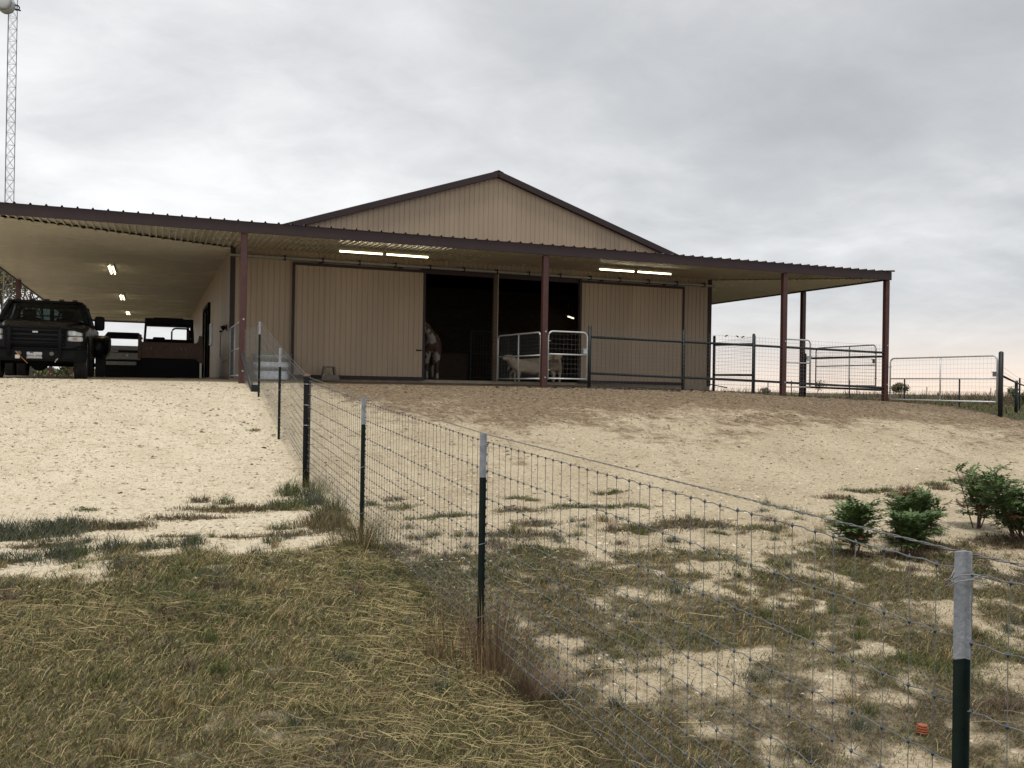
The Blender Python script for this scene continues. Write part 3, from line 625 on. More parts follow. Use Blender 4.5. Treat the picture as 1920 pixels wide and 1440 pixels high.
# far pasture posts and wires
def far_fence(label, pts):
    f = thing('pasture_fence', label, 'fence', (pts[0][0], pts[0][1], gz(*pts[0])), 0, 'far pasture fences')
    zz = []
    for x, y in pts:
        z = gz(x, y); zz.append(z); part('post', MB().box((x-.03, y-.03, z-.2), (x+.03, y+.03, z+1.5), .008), tposts, f)
    for h in (.4, .75, 1.1, 1.4): part('line_wire', MB().tube([(p[0], p[1], z+h) for p, z in zip(pts, zz)], .004, 4), wirem, f)
def from_cam(px, z):   # ground point at image column px (of 1920) and distance z, used to lay out far things
    d = fw+r2*(px-960)/1722; p = Vector(CAM)+d*z; return (p.x, p.y)
far_fence('nearer line of thin steel posts and wire across the pasture', [from_cam(1440, 70), from_cam(1484, 64.6), from_cam(1593, 56), from_cam(1696, 50.6), from_cam(1799, 46.4), from_cam(1912, 42.3)])
far_fence('farther line of thin steel posts and wire near the scrub', [from_cam(1340, 130), from_cam(1607, 82), from_cam(1675, 92), from_cam(1738, 88), from_cam(1858, 90), from_cam(1990, 92)])

# ------------------------------------------------------------------ vehicles
def rr_(wd, z0, z1, r, n=4):
    """rounded rectangle in x/z round x = 0"""
    p = []
    for cx, cz, a0 in ((wd/2-r, z1-r, 0), (-wd/2+r, z1-r, 90), (-wd/2+r, z0+r, 180), (wd/2-r, z0+r, 270)):
        for k in range(n+1):
            a = math.radians(a0+90*k/n); p.append((cx+r*math.cos(a), cz+r*math.sin(a)))
    return p
def loft_y(mb, secs):      # secs: (y, width, z0, z1, r[, xoff])
    return mb.loft([[(q[0]+(s[5] if len(s) > 5 else 0), s[0], q[1]) for q in rr_(*s[1:5])][::-1] for s in secs])
def wheel(parent, x, y, r, wd, rim_m, hub=.55, side=1, n=28):
    t_ = MB(); prof = [(r*.62, wd*.42), (r*.80, wd*.5), (r*.95, wd*.47), (r, wd*.36), (r, -wd*.36), (r*.95, -wd*.47), (r*.80, -wd*.5), (r*.62, -wd*.42)]
    rings = [[(x+q, y+p*math.cos(2*math.pi*k/n), r+p*math.sin(2*math.pi*k/n)) for k in range(n)] for p, q in prof]
    t_.loft(rings, False)
    for k in range(n):        # tread blocks
        a = 2*math.pi*(k+.5)/n
        for sx in (-1, 1):
            cx, cy, cz = x+sx*wd*.19, y+r*math.cos(a), r+r*math.sin(a); d = r*.045
            ta = Vector((0, -math.sin(a), math.cos(a)))*r*.085; no = Vector((0, math.cos(a), math.sin(a)))*d; xx = Vector((wd*.16, 0, 0)); c = Vector((cx, cy, cz))
            t_.add([c-xx-ta-no, c+xx-ta-no, c+xx+ta-no, c-xx+ta-no, c-xx-ta*.8+no*.5, c+xx-ta*.8+no*.5, c+xx+ta*.8+no*.5, c-xx+ta*.8+no*.5], [(4,5,6,7),(0,1,5,4),(1,2,6,5),(2,3,7,6),(3,0,4,7)])
    w_ = part('wheel', MB().cyl((x, y, r), (1, 0, 0), r*.25, wd*.5, 12), blackm, parent, local=True)
    part('tyre', t_, rubber, w_, local=True, smooth=False)
    ri = MB(); xo = x+side*wd*.22
    ri.loft([[(xo+q, y+p*math.cos(2*math.pi*k/20), r+p*math.sin(2*math.pi*k/20)) for k in range(20)] for p, q in ((r*.64, side*wd*.18), (r*.58, side*wd*.02), (r*.3, 0), (r*.22, side*.06), (r*.02, side*.06))], False)
    part('rim', ri, rim_m, w_, local=True, smooth=True)
    return w_
tr = thing('pickup_truck', 'black dual-rear-wheel pickup truck parked nose out under the carport', 'truck', (-4.36, .52, .01))
bd = MB()
loft_y(bd, [(.16, 1.84, .62, 1.10, .10), (.22, 1.92, .58, 1.16, .12), (.5, 1.99, .56, 1.22, .14), (1.0, 2.0, .56, 1.27, .13), (1.62, 2.0, .55, 1.31, .10), (1.64, 1.96, .5, 1.34, .09), (3.86, 1.96, .5, 1.36, .09), (3.88, 1.9, .52, 1.34, .08)])
loft_y(bd, [(.20, 1.30, 1.02, 1.185, .05), (.45, 1.40, 1.05, 1.275, .07), (1.0, 1.48, 1.1, 1.335, .07), (1.60, 1.56, 1.15, 1.37, .06)])
body = part('body', bd, blackp, tr, local=True, smooth=False)
bd2 = MB(); loft_y(bd2, [(3.93, 1.94, .6, 1.40, .06), (6.15, 1.94, .6, 1.40, .06)])
part('cargo_bed', bd2, blackp, tr, local=True)
for s in (-1, 1):
    fl = MB(); loft_y(fl, [(4.10, .12, .75, 1.0, .05, s*1.0), (4.40, .42, .62, 1.14, .12, s*1.08), (5.0, .50, .75, 1.22, .14, s*1.10), (5.6, .42, .62, 1.14, .12, s*1.08), (5.9, .12, .75, 1.0, .05, s*1.0)])
    part('rear_fender', fl, blackp, tr, local=True, smooth=True)
    ff_ = MB(); ff_.loft([[(s*(.93+q), .98+rad*math.cos(a), .45+rad*math.sin(a)) for q, rad in ((0, .50), (.09, .50), (.09, .56), (0, .58))] for a in np.linspace(-.1, math.pi+.1, 14)])
    part('fender_flare', ff_, blackm, tr, local=True)
cabr = MB(); loft_y(cabr, [(2.20, 1.50, 1.84, 1.885, .02), (2.34, 1.56, 1.83, 1.915, .04), (3.0, 1.60, 1.83, 1.93, .045), (3.7, 1.56, 1.82, 1.91, .04), (3.80, 1.5, 1.81, 1.87, .02)])
part('cab_roof', cabr, blackp, tr, local=True, smooth=True)
for s in (-1, 1):
    for a, c, wd in (((s*.93, 1.55, 1.30), (s*.755, 2.24, 1.86), .09), ((s*.945, 2.75, 1.34), (s*.79, 2.78, 1.86), .10), ((s*.93, 3.86, 1.32), (s*.76, 3.76, 1.86), .12)):
        part('pillar', MB().bar(a, c, wd, wd*.9), blackp, tr, local=True)
    part('side_glass', MB().add([(s*.945, 1.72, 1.36), (s*.945, 3.8, 1.36), (s*.79, 3.7, 1.84), (s*.79, 2.28, 1.84)], [(0, 1, 2, 3)]), winglass, tr, local=True)
part('windscreen', MB().add([(-.90, 1.56, 1.36), (.90, 1.56, 1.36), (.75, 2.23, 1.85), (-.75, 2.23, 1.85), (0, 1.50, 1.365), (0, 2.18, 1.86)], [(0, 4, 5, 3), (4, 1, 2, 5)]), winglass, tr, local=True)
part('rear_glass', MB().add([(-.86, 3.86, 1.40), (.86, 3.86, 1.40), (.74, 3.78, 1.82), (-.74, 3.78, 1.82)], [(0, 1, 2, 3)]), winglass, tr, local=True)
hr = MB()
for x in np.linspace(-.8, .8, 7): hr.bar((x, 3.98, 1.4), (x, 3.98, 1.86), .03, .03)
for z in (1.42, 1.64, 1.84): hr.bar((-.85, 3.985, z), (.85, 3.985, z), .035, .035)
part('headache_rack', hr, blackm, tr, local=True)
for s in (-1, 1):
    st = MB().box((s*.42-.25, 2.75, .9), (s*.42+.25, 2.95, 1.52), .05).box((s*.42-.14, 2.8, 1.52), (s*.42+.14, 2.9, 1.72), .04); part('seat', st, blackm, tr, local=True)
part('steering_wheel', MB().tube([(.42+.19*math.cos(a), 2.05+.06*math.sin(a), 1.38+.17*math.sin(a)) for a in np.linspace(0, 6.283, 17)], .015, 6), blackm, tr, local=True)
part('dashboard', MB().box((-.85, 1.62, 1.2), (.85, 2.0, 1.40), .06), blackm, tr, local=True)
for x in (-.62, -.32, 0, .32, .62): part('cab_light', MB().box((x-.06, 2.30, 1.905), (x+.06, 2.42, 1.955), .02), mat('smoked_lens', (.03, .012, .008), .3), tr, local=True)
# front: grille, lamps, guard, bumper
part('grille', MB().box((-.60, .10, .70), (.60, .20, 1.12), .03), blackm, tr, local=True)
for z in (.78, .88, .98, 1.08): part('grille_bar', MB().box((-.57, .075, z-.022), (.57, .115, z+.022), .012), mat('dark_grille', (.011, .012, .013), .45, spec=.2), tr, local=True)
part('emblem', MB().box((-.06, .055, 1.015), (.06, .074, 1.06), .008), chrome, tr, local=True)
for s in (-1, 1):
    hl = part('headlight', MB().box((s*.80-.155, .10, .97), (s*.80+.155, .2, 1.09), .03), lampg, tr, local=True)
    part('reflector', MB().cyl((s*.78, .11, 1.03), (0, 1, 0), .05, .05, 14), chrome, hl, local=True)
    tl = part('turn_signal', MB().box((s*.80-.155, .105, .85), (s*.80+.155, .2, .955), .025), lampg, tr, local=True)
    part('lens', MB().box((s*.80-.06, .095, .875), (s*.80+.06, .15, .935), .02), amber, tl, local=True)
gd = MB()
for s in (-1, 1): gd.bar((s*.50, .0, .50), (s*.50, .0, 1.13), .07, .05)
gd.tube([(-.5, 0, 1.13), (.5, 0, 1.13)], .03, 8).tube([(-.5, -.01, .80), (.5, -.01, .80)], .024, 8)
for s in (-1, 1): gd.tube([(s*.5, 0, 1.13), (s*.75, .02, 1.12), (s*.97, .1, 1.06), (s*1.0, .14, .9), (s*.97, .1, .76), (s*.75, .02, .70), (s*.5, 0, .70)], .026, 8)
part('grille_guard', gd, blackm, tr, local=True, smooth=True)
bp_ = MB(); bp_.loft([[(x, y, z) for y, z in ((yo, .40), (yo-.04, .46), (yo-.04, .64), (yo, .68), (yo+.2, .68), (yo+.2, .40))] for x, yo in ((-1.0, .2), (-.8, .06), (.8, .06), (1.0, .2))])
part('bumper', bp_, blackm, tr, local=True)
for s in (-1, 1): part('fog_light', MB().cyl((s*.32+.02, .02, .56), (0, 1, 0), .045, .05, 12), mat('dull_lens', (.10, .09, .085), .4), tr, local=True)
pl = part('licence_plate', MB().box((-.152, -.005, .44), (.152, .004, .592), .006), mat('plate_white', (.42, .42, .42), .5), tr, local=True)
part('plate_band', MB().box((-.145, -.0075, .446), (.145, -.0055, .458)).box((-.09, -.0075, .566), (-.02, -.0055, .588)), mat('plate_band', (.05, .03, .04), .5), pl, local=True)
def lettering(txt, size, m, parent, loc, rot, name='lettering'):
    cu = bpy.data.curves.new(name, 'FONT'); cu.body = txt; cu.size = size; cu.align_x = 'CENTER'; cu.extrude = .0008
    o = bpy.data.objects.new(name, cu); me = bpy.data.meshes.new_from_object(o); me.name = name; bpy.data.objects.remove(o)
    me.materials.append(m); o = bpy.data.objects.new(name, me); col.objects.link(o); o.parent = parent; o.location = loc; o.rotation_euler = rot; return o
lettering('BW5-2958', .072, blackm, pl, (0, -.0065, .482), (math.pi/2, 0, 0))
ws = part('winch_strap', MB().bar((-.36, -.03, .60), (-.30, -.05, .52), .03, .02).tube([(-.30, -.05, .52), (-.13, -.02, .34)], .008, 5), mat('orange_strap', (.32, .14, .05), .7), tr, local=True)
part('strap_tag', MB().box((-.37, -.06, .44), (-.28, -.05, .52), .004), mat('pale_tag', (.55, .50, .42), .7), ws, local=True)
part('tow_hook', MB().tube([(.42, 0, .40), (.42, -.06, .38), (.44, -.09, .42), (.47, -.06, .45)], .014, 6), chrome, tr, local=True)
for s in (-1, 1):
    mr_ = MB(); loft_y(mr_, [(1.90, .15, 1.24, 1.52, .05, s*1.20), (1.96, .23, 1.20, 1.55, .07, s*1.20), (2.06, .21, 1.21, 1.54, .06, s*1.20)])
    mo = part('mirror', mr_, blackm, tr, local=True, smooth=True)
    part('mirror_arm', MB().tube([(s*.95, 1.86, 1.46), (s*1.10, 1.98, 1.46)], .018, 6).tube([(s*.95, 1.86, 1.28), (s*1.10, 1.98, 1.28)], .018, 6), blackm, mo, local=True)
for s in (-1, 1):
    wheel(tr, s*.87, .98, .41, .27, chrome, side=s)
    for q in (.80, 1.09): wheel(tr, s*q, 5.0, .40, .24, blackm, side=s)
part('chassis', MB().box((-.45, .4, .42), (-.35, 6.1, .56)).box((.35, .4, .42), (.45, 6.1, .56)).cyl((0, .98, .40), (1, 0, 0), .055, 1.6, 10).cyl((0, 5.0, .40), (1, 0, 0), .06, 1.9, 10).box((-.3, .7, .38), (.3, 1.6, .7), .08), blackm, tr, local=True)
part('axle_housing', MB().tube([(-.02+.2*math.cos(a)*0, .98, .40) if False else (.15*math.cos(a), .98, .38+.15*math.sin(a)) for a in np.linspace(0, 6.283, 13)], .05, 8).cyl((0, .95, .38), (0, 1, 0), .16, .1, 14), blackm, tr, local=True)

def utv(label, loc, rz, bedm, wd, bedz, rooft, kind):
    u = thing('utility_vehicle', label, 'utility vehicle', loc, rz, 'utility vehicles under the carport'); h = wd/2
    b_ = MB().box((-h, 0, bedz[0]), (h, .06, bedz[1]), .02)
    tg = part('tailgate', b_, bedm, u, local=True)
    part('bed_side', MB().box((-h-.02, .061, bedz[0]+.01), (-h+.05, 1.2, bedz[1]+.04), .015), bedm, u, local=True); part('bed_side', MB().box((h-.05, .061, bedz[0]+.01), (h+.02, 1.2, bedz[1]+.04), .015), bedm, u, local=True)
    part('bed_floor', MB().box((-h+.05, .062, bedz[0]), (h-.05, 1.2, bedz[0]+.05)), bedm, u, local=True)
    for s in (-1, 1): wheel(u, s*(h-.14), .55, .32, .25, blackm, side=s, n=20); wheel(u, s*(h-.14), 2.4, .32, .25, blackm, side=s, n=20)
    part('chassis', MB().box((-h*.6, .1, .26), (h*.6, 2.8, .46), .04).box((-h*.75, .3, .45), (h*.75, 2.75, .62), .05).cyl((0, .55, .32), (1, 0, 0), .05, wd*.8, 8), blackm, u, local=True)
    hood = MB(); loft_y(hood, [(2.05, wd*.86, .5, 1.02, .08), (2.6, wd*.82, .5, .98, .12), (2.95, wd*.7, .5, .86, .12)]); part('hood', hood, bedm, u, local=True, smooth=True)
    part('seat', MB().box((-h*.85, 1.35, .6), (h*.85, 1.75, .8), .05).box((-h*.85, 1.28, .8), (h*.85, 1.42, 1.18), .05), blackm, u, local=True)
    for x in ((-.45, 0, .45) if kind == 1 else (-.28,)): part('headrest', MB().box((x-.12 if kind == 1 else x-.17, 1.28, 1.16), (x+.12 if kind == 1 else x+.17, 1.38, 1.36 if kind == 1 else 1.28), .045), blackm, u, local=True)
    cg = MB(); ht = rooft-.12; hc = h*.88
    for s in (-1, 1): cg.tube([(s*hc, 1.25, .6), (s*hc, 1.27, 1.0), (s*hc*.94, 1.3, ht)], .028, 7).tube([(s*hc, 2.35, .9), (s*hc*.93, 2.05, ht)], .026, 7).tube([(s*hc*.94, 1.3, ht), (s*hc*.93, 2.05, ht)], .026, 7)
    cg.tube([(-hc, 1.27, 1.2), (hc, 1.27, 1.2)], .024, 7).tube([(-hc*.94, 1.3, ht), (hc*.94, 1.3, ht)], .026, 7)
    if kind == 1: cg.tube([(-hc, 1.3, 1.25), (-hc*.4, 2.0, .98)], .02, 6)
    part('roll_cage', cg, blackm, u, local=True, smooth=True)
    rf = MB(); 
    if kind == 1: rf.loft([[(x, y, z) for x, y in ((-hh, 1.12), (hh, 1.12), (hh, 2.2), (-hh, 2.2))] for hh, z in ((h*.98, rooft-.22), (h*.98, rooft-.19), (h*.80, rooft-.01), (h*.76, rooft))])
    else: rf.box((-h*.86, 1.05, rooft-.20), (h*.86, 2.35, rooft-.02), .03).box((-h*.55, 1.2, rooft-.02), (h*.5, 2.2, rooft+.012), .01)
    part('canopy', rf, blackm, u, local=True)
    if kind == 2:
        hp = MB().tube([(.07, 1.05, .9), (.07, 1.05, 1.42)]+[(.19-.12*math.cos(a), 1.05, 1.42+.12*math.sin(a)) for a in np.linspace(.2, 1.57, 5)]+[(.45+.12*math.sin(a), 1.05, 1.42+.12*math.cos(a)) for a in np.linspace(.2, 1.57, 5)]+[(.57, 1.05, .9)], .024, 8)
        part('hoop_bar', hp, blackm, u, local=True, smooth=True)
        part('end_board', MB().box((-h-.05, -.02, bedz[0]-.02), (-h+.045, .0, bedz[1]+.20), .008), bedm, u, local=True)
        part('end_board', MB().add([(h-.06, -.01, bedz[0]-.02), (h+.14, -.01, bedz[0]-.16), (h+.10, -.01, bedz[1]+.2), (h-.0, -.01, bedz[1]+.22), (h-.06, .02, bedz[0]-.02), (h+.14, .02, bedz[0]-.16), (h+.10, .02, bedz[1]+.2), (h-.0, .02, bedz[1]+.22)], [(0,1,2,3),(7,6,5,4),(0,4,5,1),(1,5,6,2),(2,6,7,3),(3,7,4,0)]), bedm, u, local=True)
        part('under_shade_sheet', MB().box((-h*.98, .03, .03), (h*1.05, .05, bedz[0]-.01)), blackm, u, local=True)  # black sheet down to the floor, stands in for shade under the bed
        for x in (-.62, -.5, .3, .42): part('latch', MB().box((x, -.012, bedz[0]+.24), (x+.03, -.001, bedz[0]+.32)), mat('dull_brass', (.12, .08, .05), .5), tg, local=True)
    else:
        part('stripe', MB().box((-h*.96, -.012, bedz[0]+.26), (h*.85, -.001, bedz[0]+.36), .004), blackm, tg, local=True)
        part('name_plate', MB().box((-h*.6, -.02, bedz[0]+.30), (-h*.2, -.0125, bedz[0]+.33)), lampg, tg, local=True)
        part('bumper', MB().box((-h*.95, -.04, .58), (h*.72, .05, .72), .02), bedm, u, local=True)
        part('under_shade_sheet', MB().box((-h, .06, .04), (h, .08, .78)), blackm, u, local=True)  # black sheet imitating the shade below the bumper
        part('reflector', MB().box((.15, -.012, bedz[0]+.12), (.21, -.001, bedz[0]+.2)), lampg, tg, local=True)
    return u
utv('larger utility vehicle with a rusty brown cargo bed and black canopy nearest the barn wall', (-1.50, 5.6, .022), 0, brownbed, 1.56, (.62, 1.08), 1.84, 2)
utv('smaller utility vehicle with a dusty grey bed parked farther back beside the truck', (-3.05, 16.4, .022), 0, greybed, 1.45, (.80, 1.33), 1.9, 1)
pan = thing('white_tray', 'low white tray lying on the floor behind the grey utility vehicle', 'tray', (-2.1, 4.3, .022)); part('tray', MB().box((-.30, -.2, 0), (.30, .2, .045), .01), mat('white_plastic', (.7, .7, .68), .5), pan, local=True)
part('handle', MB().tube([(-.08, -.21, .03), (-.08, -.24, .03), (.08, -.24, .03), (.08, -.21, .03)], .007, 5), MATS['white_plastic'], pan, local=True)
# steel stock tank behind the fence, step stool before the sliding door, hose and lamp on the side wall
tk = thing('stock_tank', 'grey galvanised stock tank against the barn wall behind the wire fence', 'stock tank', (1.05, 3.25, .10))
def oval(wx, wy, z, n=28): return [(wx*math.copysign(abs(math.cos(a))**.55, math.cos(a)), wy*math.copysign(abs(math.sin(a))**.75, math.sin(a)), z) for a in np.linspace(0, 2*math.pi, n, False)]
part('tank_wall', MB().loft([oval(.48, .33, 0), oval(.49, .34, .2), oval(.475, .325, .22), oval(.495, .345, .24), oval(.495, .345, .44), oval(.48, .33, .46), oval(.50, .35, .48), oval(.51, .36, .66)], False).loft([oval(.48, .33, .02), oval(.47, .32, .01)]), galv, tk, local=True, smooth=True)
part('rim', MB().tube([*oval(.515, .365, .665), oval(.515, .365, .665)[0]], .016, 6), galv, tk, local=True)
part('water', MB().add(oval(.5, .35, .56), [tuple(range(28))]), mat('trough_water', (.03, .035, .03), .08), tk, local=True)
stl = thing('step_stool', 'low brown plastic mounting step standing in front of the left sliding door', 'step stool', (2.61, 3.2, .115))
part('lower_step', MB().loft([[(x, y, z) for x, y in ((-wx, -.22), (wx, -.22), (wx, .10), (-wx, .10))] for wx, z in ((.23, 0), (.20, .135))]), plum, stl, local=True)
for s in (-1, 1): part('leg', MB().bar((s*.19, .18, 0), (s*.13, .16, .36), .05, .24), plum, stl, local=True)
part('upper_step', MB().box((-.155, .04, .345), (.155, .30, .375), .01), plum, stl, local=True)
part('hand_grip', MB().tube([(-.235, -.2, .0), (-.225, -.2, .10), (-.18, -.19, .15)], .014, 6), mat('pale_grip', (.45, .40, .33), .6), stl, local=True)
hs_ = thing('wall_hose', 'pale hose hanging in a loop on the side wall near the barn corner', 'hose', (-.05, 5.6, .7))
part('hose', MB().tube([(-.06, 6.6, 1.5), (-.08, 6.5, 1.1), (-.09, 6.1, .72), (-.09, 5.4, .60), (-.07, 4.6, .62), (-.05, 4.2, .66)], .018, 6), mat('pale_hose', (.42, .36, .22), .6), hs_, smooth=True)
part('hook', MB().box((-.1, 6.55, 1.5), (-.005, 6.65, 1.54)), blackm, hs_)
wl = thing('wall_lamp', 'small black wall lamp on the side wall beside the barn corner', 'lamp', (-.02, 4.7, 1.55))
part('bracket', MB().box((-.05, 4.66, 1.45), (-.022, 4.78, 1.62)), blackm, wl); part('lamp_head', MB().tube([(-.06, 4.72, 1.56), (-.16, 4.72, 1.50)], .05, 10, True, .075), blackm, wl)

# ------------------------------------------------------------------ lattice tower with antenna drum
tx, ty = from_cam(8.5, 41); tx += 0
tz = gz(tx, ty); TWW = .40
tw = thing('lattice_tower', 'tall thin grey lattice mast rising behind the left end of the roof', 'tower', (tx, ty, tz))
c3 = [Vector((TWW/math.sqrt(3)*math.cos(a), TWW/math.sqrt(3)*math.sin(a), 0)) for a in (math.radians(-90-21), math.radians(30-21), math.radians(150-21))]
TH = 24
twm = mat('weathered_tower_steel', (.20, .21, .215), .55, .3, c2=(.14, .148, .15), nscale=6)
for c in c3: part('tower_leg', MB().tube([c+Vector((0, 0, 0)), c+Vector((0, 0, TH))], .018, 6), twm, tw, local=True)
bay = .52; nb = int(TH/bay)
for i in range(nb):
    z0, z1 = i*bay, (i+1)*bay; bb = MB()
    for k in range(3):
        a, c = c3[k], c3[(k+1) % 3]
        bb.tube([a+Vector((0, 0, z0)), c+Vector((0, 0, z1))], .006, 4, False).tube([c+Vector((0, 0, z0)), a+Vector((0, 0, z1))], .006, 4, False).tube([a+Vector((0, 0, z0)), c+Vector((0, 0, z0))], .007, 4, False)
    part('cross_brace', bb, twm, tw, local=True)
ax, ay = from_cam(-2, 40.5); az = 40.6*(715-18)/1722
dr = thing('antenna_drum', 'grey round antenna drum clamped high on the lattice mast', 'antenna', (ax, ay, az))
part('drum', MB().tube([(-.05, -.5, 0), (-.02, -.3, 0), (.05, -.05, 0)], .36, 20).tube([(-.05, -.5, 0), (-.06, -.56, 0)], .36, 20, True, .2), mat('grey_radome', (.45, .46, .46), .5), dr, local=True, smooth=True)
part('mount_ring', MB().tube([(.42+.11*math.cos(a), 0, .02+.11*math.sin(a)) for a in np.linspace(0, 6.283, 17)], .03, 6), blackm, dr, local=True); part('mount_arm', MB().bar((.1, 0, 0), (.55, .25, 0), .05, .05), blackm, dr, local=True)

# ------------------------------------------------------------------ animals
def skin_mesh(name, pts, edges, m, parent, root=0, sub=2):
    me = bpy.data.meshes.new(name); me.from_pydata([p[:3] for p in pts], edges, []); me.materials.append(m)
    o = bpy.data.objects.new(name, me); col.objects.link(o); o.parent = parent
    md = o.modifiers.new('skin', 'SKIN'); md.use_smooth_shade = True
    if not me.skin_vertices: 
        bpy.context.view_layer.objects.active = o; bpy.ops.mesh.customdata_skin_add()
    for i, p in enumerate(pts):
        sv = me.skin_vertices[0].data[i]; sv.radius = (p[3], p[4] if len(p) > 4 else p[3]); sv.use_root = i == root
    s = o.modifiers.new('sub', 'SUBSURF'); s.levels = sub; s.render_levels = sub
    return o
def spot_mat(name, c, c2, scale, thr, rough=.85):
    m = bpy.data.materials.new(name); m.use_nodes = True; t = m.node_tree; b = t.nodes['Principled BSDF']; b.inputs['Roughness'].default_value = rough
    n = t.nodes.new('ShaderNodeTexNoise'); n.inputs['Scale'].default_value = scale; n.inputs['Detail'].default_value = 2
    tc_ = t.nodes.new('ShaderNodeTexCoord'); t.links.new(tc_.outputs['Object'], n.inputs[0])
    r = t.nodes.new('ShaderNodeValToRGB'); r.color_ramp.elements[0].position = thr-.01; r.color_ramp.elements[1].position = thr+.01
    r.color_ramp.elements[0].color = (*c, 1); r.color_ramp.elements[1].color = (*c2, 1)
    t.links.new(n.outputs[0], r.inputs[0]); t.links.new(r.outputs[0], b.inputs['Base Color']); return m
# horse: local y = towards its tail, x across; chest faces the yard
hz_ = thing('horse', 'brown and white pinto horse standing just inside the barn behind the left sliding door', 'horse', (5.98, 4.75, SLAB), -.18)
pinto = spot_mat('pinto_coat', (.30, .27, .23), (.085, .045, .028), 2.3, .49)
hp = [(0, .95, 1.12, .30, .33), (0, .45, 1.12, .29, .34), (0, .12, 1.10, .26, .33), (-.04, -.05, 1.30, .17, .22), (-.16, -.22, 1.50, .12, .17), (-.28, -.36, 1.63, .10, .13), (-.36, -.48, 1.55, .085, .10), (-.44, -.60, 1.36, .065, .075), (-.48, -.67, 1.22, .055, .055),
      (0, 1.35, 1.16, .28, .31), (0, 1.62, 1.15, .20, .24), (0, 1.74, 1.0, .07, .07), (0, 1.80, .6, .06, .06),
      (.16, .10, .88, .13, .14), (.16, .08, .55, .065, .065), (.16, .07, .50, .06, .06), (.16, .07, .20, .042, .042), (.16, .05, .10, .05, .05), (.16, .02, .03, .062, .062),
      (-.16, .10, .88, .13, .14), (-.16, .08, .55, .065, .065), (-.16, .07, .50, .06, .06), (-.16, .07, .20, .042, .042), (-.16, .05, .10, .05, .05), (-.16, .02, .03, .062, .062),
      (.17, 1.50, .90, .15, .18), (.17, 1.42, .68, .09, .10), (.17, 1.62, .48, .06, .06), (.17, 1.58, .18, .045, .045), (.17, 1.54, .03, .062, .062),
      (-.17, 1.50, .90, .15, .18), (-.17, 1.42, .68, .09, .10), (-.17, 1.62, .48, .06, .06), (-.17, 1.58, .18, .045, .045), (-.17, 1.54, .03, .062, .062),
      (-.25, -.33, 1.76, .025, .03), (-.35, -.36, 1.74, .025, .03)]
he = [(0,1),(1,2),(2,3),(3,4),(4,5),(5,6),(6,7),(7,8),(0,9),(9,10),(10,11),(11,12),(2,13),(13,14),(14,15),(15,16),(16,17),(17,18),(2,19),(19,20),(20,21),(21,22),(22,23),(23,24),(9,25),(25,26),(26,27),(27,28),(28,29),(9,30),(30,31),(31,32),(32,33),(33,34),(5,35),(5,36)]
skin_mesh('body', hp, he, pinto, hz_)
mn = MB()
for i in range(60):
    k = random.random(); p = Vector((-.02-.24*k, .08-.40*k, 1.42+.32*k)); q = p+Vector((.10+random.uniform(-.03, .03), random.uniform(-.03, .06), -.16-random.random()*.1))
    mn.tube([p, (p+q)/2+Vector((.03, 0, .03)), q], .012, 3, False)
part('mane', mn, mat('pale_mane', (.30, .25, .19), .8), hz_, local=True)
def sheep(label, loc, rz, m, headturn=0.0, scale=1.0):
    g = thing('sheep', label, 'sheep', loc, rz, 'pale hair sheep in the barn doorway'); s = scale; ht = headturn
    sp_ = [(0, .0, .50, .20, .23), (0, .28, .50, .23, .26), (0, .55, .53, .20, .23), (0, -.22, .54, .17, .20), (ht*.1, -.36, .66, .11, .12), (ht*.2, -.47, .80, .095, .105), (ht*.36, -.60, .77, .078, .085), (ht*.48, -.71, .71, .05, .055),
           (0, .74, .50, .05, .05), (0, .79, .34, .03, .03),
           (.10, -.15, .36, .07, .08), (.10, -.16, .22, .035, .035), (.10, -.15, .03, .03, .03), (-.10, -.17, .36, .07, .08), (-.10, -.22, .22, .035, .035), (-.10, -.20, .03, .03, .03),
           (.11, .50, .36, .09, .11), (.11, .60, .24, .04, .045), (.11, .56, .03, .03, .03), (-.11, .52, .36, .09, .11), (-.11, .68, .25, .04, .045), (-.11, .66, .03, .03, .03),
           (ht*.2+.17, -.44, .80, .022, .035), (ht*.2-.17, -.44, .80, .022, .035)]
    se = [(0,1),(1,2),(0,3),(3,4),(4,5),(5,6),(6,7),(2,8),(8,9),(3,10),(10,11),(11,12),(3,13),(13,14),(14,15),(2,16),(16,17),(17,18),(2,19),(19,20),(20,21),(5,22),(5,23)]
    o = skin_mesh('body', [(p[0]*s, p[1]*s, p[2]*s, p[3]*s, p[4]*s) for p in sp_], se, m, g)
    return g
wool = mat('cream_coat', (.34, .28, .20), .9, c2=(.27, .215, .155), nscale=7, bump=.4, bscale=40)
wool2 = mat('tan_coat', (.27, .20, .135), .9, c2=(.33, .27, .20), nscale=4, bump=.4, bscale=40)
sheep('pale sheep seen side-on behind the swung mesh gate, rump towards the red centre post', (8.42, 3.45, .125), -HX, wool, .25, .98)
sheep('tan sheep with a pale face looking out through the small tube gate', (9.46, 3.4, .125), -.12, wool2, -.45, 1.02)
sheep('third sheep standing behind the side-on one, mostly hidden by the red centre post', (8.95, 3.95, SLAB), .9, wool, .2, 1.0)
